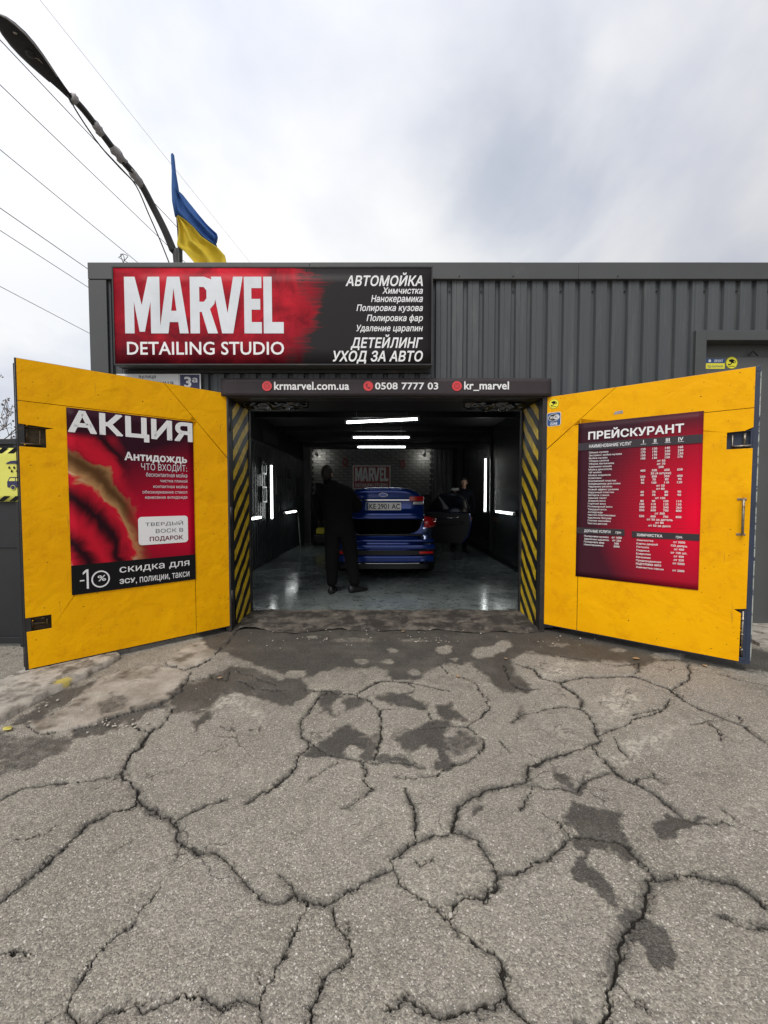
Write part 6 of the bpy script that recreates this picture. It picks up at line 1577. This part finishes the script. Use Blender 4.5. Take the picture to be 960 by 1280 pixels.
def lidbar(name, m, z0, z1, x0, x1, yo, th=.02, bev=.003, n=14):
    vs = []
    for i in range(n + 1):
        x = x0 + (x1 - x0) * i / n; y = CY + yo + .10 * abs(x / .70) ** 3.5
        for yy in (y, y + th):
            for z in (z0, z1): vs.append((x, yy, z))
    fs = []
    for i in range(n):
        a = i * 4; b = a + 4; fs += [(a, b, b + 1, a + 1), (a + 2, a + 3, b + 3, b + 2), (a, a + 2, b + 2, b), (a + 1, b + 1, b + 3, a + 3)]
    fs += [(0, 1, 3, 2), (n * 4, n * 4 + 2, n * 4 + 3, n * 4 + 1)]
    return MB().add(vs, fs).build(name, m, lid, False, bev)
lidbar('chrome_strip', M['chrome'], 1.306, 1.328, -.56, .56, -.012)
lidbar('lid_lip', M['carblue'], 1.02, 1.075, -.60, .60, -.045, .03, .012)
for sx in (-1, 1):
    lidbar('tail_lamp', M['taillight'], 1.30, 1.375, .40 if sx > 0 else -.635, .635 if sx > 0 else -.40, -.020, .03, .006)
    lidbar('clear_lens', M['clearlens'], 1.245, 1.290, .46 if sx > 0 else -.63, .63 if sx > 0 else -.46, -.014, .03, .006)
    MB().tube([(sx * .50, CY + .30, 1.38), (sx * .52, CY + .55, 1.22), (sx * .54, CY + .72, 1.05)], .014, 8).build('hinge_arm', M['trim'], lid, True)
PP = Plane((0, CY - .012, 0), (1, 0, 0), (0, 0, 1)); k0 = PP.px(457, 637.8); k1_ = PP.px(501.5, 628)
pl = MB().pbox(PP, k0[0], k0[1], k1_[0], k1_[1], 0, .006).build('number_plate', M['platewhite'], lid, False, .002)
MB().pbox(PP, k0[0] + .004, k0[1] + .004, k0[0] + .045, k1_[1] - .004, .0062, .0068).build('plate_band', M['bluestick'], pl)
mb = MB(); text(mb, PP, 'KE 2901 AC', (k0[0] + .06, k0[1] + .022), (k1_[0] - .02, k1_[1] - .022), .0068, .01, 0, 1, False); mb.build('plate_lettering', M['blackprint'], pl)
bd = Plane((0, CY - .072, 0), (1, 0, 0), (0, 0, 1)); c_ = bd.px(479, 618.5)
mb = MB(); n_ = 24; mb.tube([bd.pt(c_[0] + .068 * math.cos(2 * math.pi * i / n_), c_[1] + .028 * math.sin(2 * math.pi * i / n_), 0) for i in range(n_ + 1)], .006, 6, False); mb.build('badge_ring', M['chrome'], lid, True)
mb = MB(); mb.disc(bd, c_[0], c_[1], .064, -.012, -.002, 24, .025); mb.build('badge_field', M['carblue'], lid)
# open rear door on the right
dr = bpy.data.objects.new('rear_door', None); COL.objects.link(dr); dr.parent = car; dr.matrix_parent_inverse = Matrix.Translation(-world_loc(car)); dr.location = (.93, 8.9, .3); dr['label'] = 'rear side door swung wide open'
hd_ = Vector((.955, 8.95, 0)); dv = Vector((.95, -.32, 0)).normalized(); PDR = Plane(hd_, dv, (0, 0, 1))
shape = [(0, .34), (.10, .30), (.78, .30), (.93, .48), (.98, .75), (.95, .98), (0, 1.0)]
MB().prism(PDR, [(a, b_ + FLZ) for a, b_ in shape], -.075, -.045).build('outer_skin', M['carblue'], dr, False, .012)
MB().prism(PDR, [(a * .97 + .01, b_ * .985 + FLZ + .01) for a, b_ in shape], -.044, .0).build('inner_trim', M['trim'], dr, False, .015)
fr = [(0.02, 1.0), (.10, 1.20), (.30, 1.40), (.62, 1.43), (.86, 1.26), (.94, 1.0)]
MB().tube([PDR.pt(a, b_ + FLZ, -.04) for a, b_ in fr], .018, 8).build('window_frame', M['trim'], dr, True)
MB().prism(PDR, [(a, b_ + FLZ) for a, b_ in fr], -.042, -.038).build('window_glass', M['glassdark'], dr)
MB().tube([PDR.pt(.30, .84 + FLZ, .012), PDR.pt(.72, .89 + FLZ, .012)], .010, 8).build('door_pull', M['chrome'], dr, True)
MB().prism(PDR, [(.12, .70 + FLZ), (.82, .74 + FLZ), (.82, .80 + FLZ), (.12, .78 + FLZ)], 0.001, .06).build('arm_rest', M['trim'], dr, False, .012)

# ================================================================== PEOPLE
def skin_body(name, chains, m, parent, sub=1):
    """chains: list of [(point, radius), ...]; later chains start at an existing point (given by index tuple) so limbs stay joined"""
    vs = []; rs = []; es = []; key = {}
    for ch in chains:
        prev = None
        for p, r in ch:
            k = tuple(round(c, 4) for c in p)
            if k not in key: key[k] = len(vs); vs.append(p); rs.append(r)
            i = key[k]
            if prev is not None and prev != i: es.append((prev, i))
            prev = i
    me = bpy.data.meshes.new(name); me.from_pydata([tuple(v) for v in vs], es, [])
    ob = bpy.data.objects.new(name, me); COL.objects.link(ob)
    sk = ob.modifiers.new('skin', 'SKIN'); sk.use_smooth_shade = True
    for i, d in enumerate(me.skin_vertices[0].data):
        r = rs[i]; d.radius = r if isinstance(r, tuple) else (r, r); d.use_root = (i == 0)
    ss = ob.modifiers.new('sub', 'SUBSURF'); ss.levels = sub; ss.render_levels = sub
    dg = bpy.context.evaluated_depsgraph_get(); dg.update()
    m2 = bpy.data.meshes.new_from_object(ob.evaluated_get(dg)); bpy.data.objects.remove(ob)
    m2.name = name; m2.materials.clear(); m2.materials.append(m)
    for p in m2.polygons: p.use_smooth = True; p.material_index = 0
    return m2
V = Vector
def hand(w, d, s=1.0, curl=.35, side=1):
    """palm and five separate, unequal, bent fingers from the wrist w along d"""
    d = d.normalized(); sd = d.cross(V((0, 1, 0)));
    if sd.length < .2: sd = d.cross(V((1, 0, 0)))
    sd.normalize(); dn = d.cross(sd).normalized(); out = []
    palm = w + d * .05
    out.append([(w, .026), (palm, (.036, .020))])
    for k, (off, L) in enumerate(((-.030, .070), (-.010, .080), (.011, .075), (.031, .058))):
        b_ = palm + d * .04 + sd * off; m1 = b_ + (d + dn * curl * .5) .normalized() * L * .5; t = m1 + (d + dn * curl * 1.6).normalized() * L * .5
        out.append([(palm, (.036, .020)), (b_, .0105), (m1, .0095), (t, .0075)])
    tb = w + d * .025 - sd * .03 * side; out.append([(w, .026), (tb, .012), (tb + (d - sd * .6 * side + dn * .4).normalized() * .035, .0105), (tb + (d * 1.2 - sd * .4 * side + dn * .6).normalized() * .06, .008)])
    return out
def add_hand(w, d, parent, side):
    me = skin_body('hand', hand(w, d, 1, .45, side), M['skin'], parent, 1); return me
def person(label, loc, J, cloth_m, face, hairm):
    t = thing('person', label, 'person', loc)
    pel, spine, chest, neck, hd = J['pelvis'], J['spine'], J['chest'], J['neck'], J['head']
    B_ = J.get('bulk', 1.0)
    ch = [[(pel, (.155 * B_, .125 * B_)), (spine, (.150 * B_, .115 * B_)), (chest, (.180 * B_, .130 * B_)), (J['collar'], (.12, .09)), (neck, .062 if B_ == 1 else .078)]]
    for s in 'LR':
        ch.append([(chest, (.180 * B_, .130 * B_)), (J['sh' + s], .080 * B_), (J['el' + s], .056 * B_), (J['wr' + s], .040 * B_)])
        ch.append([(pel, (.155 * B_, .125 * B_)), (J['hip' + s], .105 * B_), (J['kn' + s], .074 * B_), (J['an' + s], .056 * B_)])
    body_me = skin_body('body', ch, cloth_m, t, 2)
    # head, hands: merged into the same body mesh with a skin slot
    bm = bmesh.new(); bm.from_mesh(body_me); body_me.materials.append(M['skin'])
    f = face.normalized(); sx_ = f.cross(V((0, 0, 1))).normalized(); up = V((0, 0, 1))
    def blob(c, r, n=14):
        mb = MB(); mb.ball((0, 0, 0), r, n, 10); base = [bm.verts.new(c + sx_ * v[0] + f * v[1] + up * v[2]) for v in mb.v]
        for q in mb.f:
            fc_ = bm.faces.new([base[i] for i in q]); fc_.material_index = 1; fc_.smooth = True
        return base
    hb = blob(hd, (.074, .092, .115))
    for v in hb:                                   # shape the skull: narrower jaw, flatter face
        q = v.co - hd; zz = q.z
        if zz < 0: k = 1 - .28 * (-zz / .115); v.co = hd + V((q.x * k, q.y * k, zz)) + f * .012 * (-zz / .115)
    blob(hd + f * .092 - up * .015, (.013, .020, .028), 8); blob(hd + f * .078 - up * .058, (.026, .012, .008), 8)
    for s in (-1, 1): blob(hd + sx_ * s * .076 - up * .01, (.010, .020, .030), 8)
    nb = blob(hd - up * .11 - f * .01, (.052, .055, .075), 10)
    if B_ > 1:                                     # jacket collar pulled up over the neck
        for v in nb:
            for q in v.link_faces: q.material_index = 0
    for s, side in (('L', -1), ('R', 1)):
        hm = skin_body('hand', hand(J['wr' + s], J['hd' + s], 1, .5, side), M['skin'], t, 1)
        b2 = bmesh.new(); b2.from_mesh(hm); mp = {}
        for v in b2.verts: mp[v] = bm.verts.new(v.co)
        for q in b2.faces:
            try: n_ = bm.faces.new([mp[v] for v in q.verts]); n_.material_index = 1; n_.smooth = True
            except ValueError: pass
        b2.free(); bpy.data.meshes.remove(hm)
    bm.to_mesh(body_me); bm.free(); link('body', body_me, t)
    # eyes
    for s in (-1, 1):
        MB().ball(hd + f * .083 + sx_ * s * .031 + up * .012, .011, 8, 6).build('eye', M['platewhite'], t, True)
        MB().ball(hd + f * .0915 + sx_ * s * .031 + up * .012, .0055, 8, 6).build('pupil', M['blackprint'], t, True)
    # hair cap
    mb = MB(); mb.ball((0, 0, 0), (.082, .100, .122), 18, 12)
    keep = lambda v: not (v[1] > .035 and v[2] < .045) and v[2] > (-.07 if J.get('bulk', 1) == 1 else -.115)
    vs = [hd + sx_ * v[0] + f * (v[1] - .006) + up * (v[2] + .008) + V((1, 1, 1)) * .006 * mnoise.noise(Vector(v) * 60) for v in mb.v]
    fs = [q for q in mb.f if all(keep(mb.v[i]) for i in q)]
    h_ = MB().add(vs, fs).build('hair', hairm, t, True); so = h_.modifiers.new('thickness', 'SOLIDIFY'); so.thickness = .012
    # shoes
    for s in 'LR':
        a = J['an' + s]; d = J['foot' + s].normalized(); w_ = d.cross(V((0, 0, 1))).normalized(); g0 = V((a.x, a.y, FLZ)); vs = []; fs = []; prof = [(-.11, .038, .09), (-.08, .052, .115), (.0, .055, .11), (.09, .058, .075), (.16, .056, .056), (.21, .036, .040)]
        for x_, hw_, h2_ in prof:
            for sgn, zz in ((-1, 0), (1, 0), (.82, h2_ * .6), (.35, h2_), (-.35, h2_), (-.82, h2_ * .6)): vs.append(g0 + d * x_ + w_ * hw_ * sgn + V((0, 0, zz + .001)))
        for j in range(len(prof) - 1):
            for k in range(6): fs.append((j * 6 + k, j * 6 + (k + 1) % 6, (j + 1) * 6 + (k + 1) % 6, (j + 1) * 6 + k))
        fs += [tuple(range(6)), tuple(range(len(vs) - 1, len(vs) - 7, -1))]
        o_ = MB().add(vs, fs).build('shoe', M['shoe'], t, True); ss = o_.modifiers.new('sub', 'SUBSURF'); ss.levels = 1; ss.render_levels = 1
    return t
Yp = 5.55
def A(px, py, Y): return at(px, py, Y)
J = dict(bulk=1.40, pelvis=A(424, 655, Yp), spine=A(422, 640, Yp + .02), chest=A(419, 620, Yp + .10), collar=A(416, 608, Yp + .16), neck=A(412, 601, Yp + .20), head=A(409, 592.5, Yp + .25),
         shL=A(402, 613, Yp + .12), elL=A(396, 635, Yp + .20), wrL=A(404, 650, Yp + .42), hdL=V((.3, .8, -.1)),
         shR=A(435, 617, Yp + .16), elR=A(449, 634, Yp + .26), wrR=A(440, 637, Yp + .50), hdR=V((-.1, 1, .05)),
         hipL=A(416, 663, Yp), knL=A(415, 697, Yp - .02), anL=A(415, 730, Yp), footL=V((.10, 1, 0)),
         hipR=A(433, 663, Yp), knR=A(439, 697, Yp + .06), anR=A(444, 728, Yp + .02), footR=V((.75, .6, 0)))
for s in 'LR': J['an' + s].z = FLZ + .075
person('person in black workwear seen from behind, leaning over the left corner of the open boot', (J['pelvis'].x, Yp, FLZ), J, M['cloth'], V((.45, 1, -.1)), M['hair'])
Yq = 9.75
J = dict(pelvis=A(575, 645, Yq), spine=A(576, 634, Yq), chest=A(578, 622, Yq), collar=A(579.5, 613.5, Yq), neck=A(580, 609.5, Yq), head=A(580, 603.2, Yq - .03),
         shL=A(589, 615, Yq), elL=A(593, 631, Yq + .02), wrL=A(588, 645, Yq - .10), hdL=V((-.2, -.3, -1)),
         shR=A(569, 615, Yq), elR=A(563, 624, Yq - .2), wrR=A(567, 612.5, Yq - .42), hdR=V((.6, -.5, .1)),
         hipL=A(580, 648, Yq), knL=A(581, 667, Yq - .04), anL=A(581, 683, Yq), footL=V((.15, -1, 0)),
         hipR=A(570, 648, Yq), knR=A(567, 667, Yq - .04), anR=A(566, 683, Yq), footR=V((-.15, -1, 0)))
for s in 'LR': J['an' + s].z = FLZ + .075
person('person in dark workwear facing out behind the open car door', (J['pelvis'].x, Yq, FLZ), J, M['cloth2'], V((-.25, -1, -.05)), M['hair'])
q = A(569, 611.5, Yq - .52); mb = MB(); mb.ball(q, (.09, .04, .035), 14, 9); mb.v = [tuple(V(v) + V((1, .5, 1)) * .03 * mnoise.noise(V(v) * 16)) for v in mb.v]
tag(mb.build('cleaning_cloth', M['rag'], None, True), 'crumpled white cloth under the hand of the person at the car door', 'cloth')

# ================================================================== SMALL THINGS ON THE GROUND
def leaf(px, py, m, s, rot, label, z=.006):
    p = gnd(px, py, z); pts = [(0, -1), (.45, -.55), (.62, 0), (.35, .55), (0, 1), (-.35, .5), (-.6, 0), (-.42, -.55)]; ca, sa = math.cos(rot), math.sin(rot)
    vs = [p + V(((x * ca - y * sa) * s, (x * sa + y * ca) * s, .12 * s * (abs(x) * 1.8 + .6 * y * y))) for x, y in pts] + [p + V((0, 0, 0))]
    o = MB().add(vs, [(i, (i + 1) % 8, 8) for i in range(8)]).build('fallen_leaf', m, None, True)
    so = o.modifiers.new('thickness', 'SOLIDIFY'); so.thickness = .0012
    tag(o, label, 'leaf', 'fallen leaves on the yard')
leaf(202, 781, M['leafy'], .045, .5, 'yellow green leaf in front of the sill by the left jamb', .02)
leaf(9, 911, M['leafy'], .035, 1.2, 'yellow green leaf below the kerb at the left edge of the photo', .012)
leaf(504, 789, M['leafb'], .020, 2.0, 'tan leaf in front of the middle of the sill', .015)
leaf(572, 845, M['leafb'], .022, .3, 'tan leaf on the grey asphalt right of the middle crack', .01)
leaf(632, 823, M['leafb'], .018, .9, 'tan leaf nearest the right jamb', .01)
leaf(795, 823, M['leafb'], .030, 1.4, 'larger tan leaf in front of the right gate leaf', .01)
leaf(881, 832, M['leafb'], .024, .1, 'small tan leaf under the free edge of the right gate leaf', .01)
leaf(275, 847, M['leafb'], .020, 1.9, 'brown leaf on the dark patch in front of the left gate leaf', .01)
rr = random.Random(5); mb = MB()
def pebble(p, s):
    o = MB().ball(p, (s * rr.uniform(.7, 1.3), s * rr.uniform(.7, 1.3), s * .6), 6, 4)
    mb.add([V(v) + V((1, 1, 1)) * s * .35 * mnoise.noise(V(v) * 90) for v in o.v], o.f)
for i in range(160):
    c_ = rr.choice([(545, 800, 30, 6), (200, 775, 60, 5), (480, 790, 200, 10), (230, 850, 60, 20), (60, 880, 60, 14), (400, 800, 160, 12), (700, 800, 60, 8), (130, 905, 60, 8)])
    px_, py_ = c_[0] + rr.gauss(0, c_[2] * .5), c_[1] + rr.gauss(0, c_[3] * .5)
    if py_ < 778: continue
    pebble(gnd(px_, py_, .008), rr.uniform(.003, .009))
for i in range(60): pebble(gnd(rr.uniform(20, 940), rr.uniform(880, 1270), .003), rr.uniform(.0015, .0035))
pebble(gnd(563, 1144, .004), .009)
mb.build('gravel', M['gravel'], None, True)['kind'] = 'stuff'
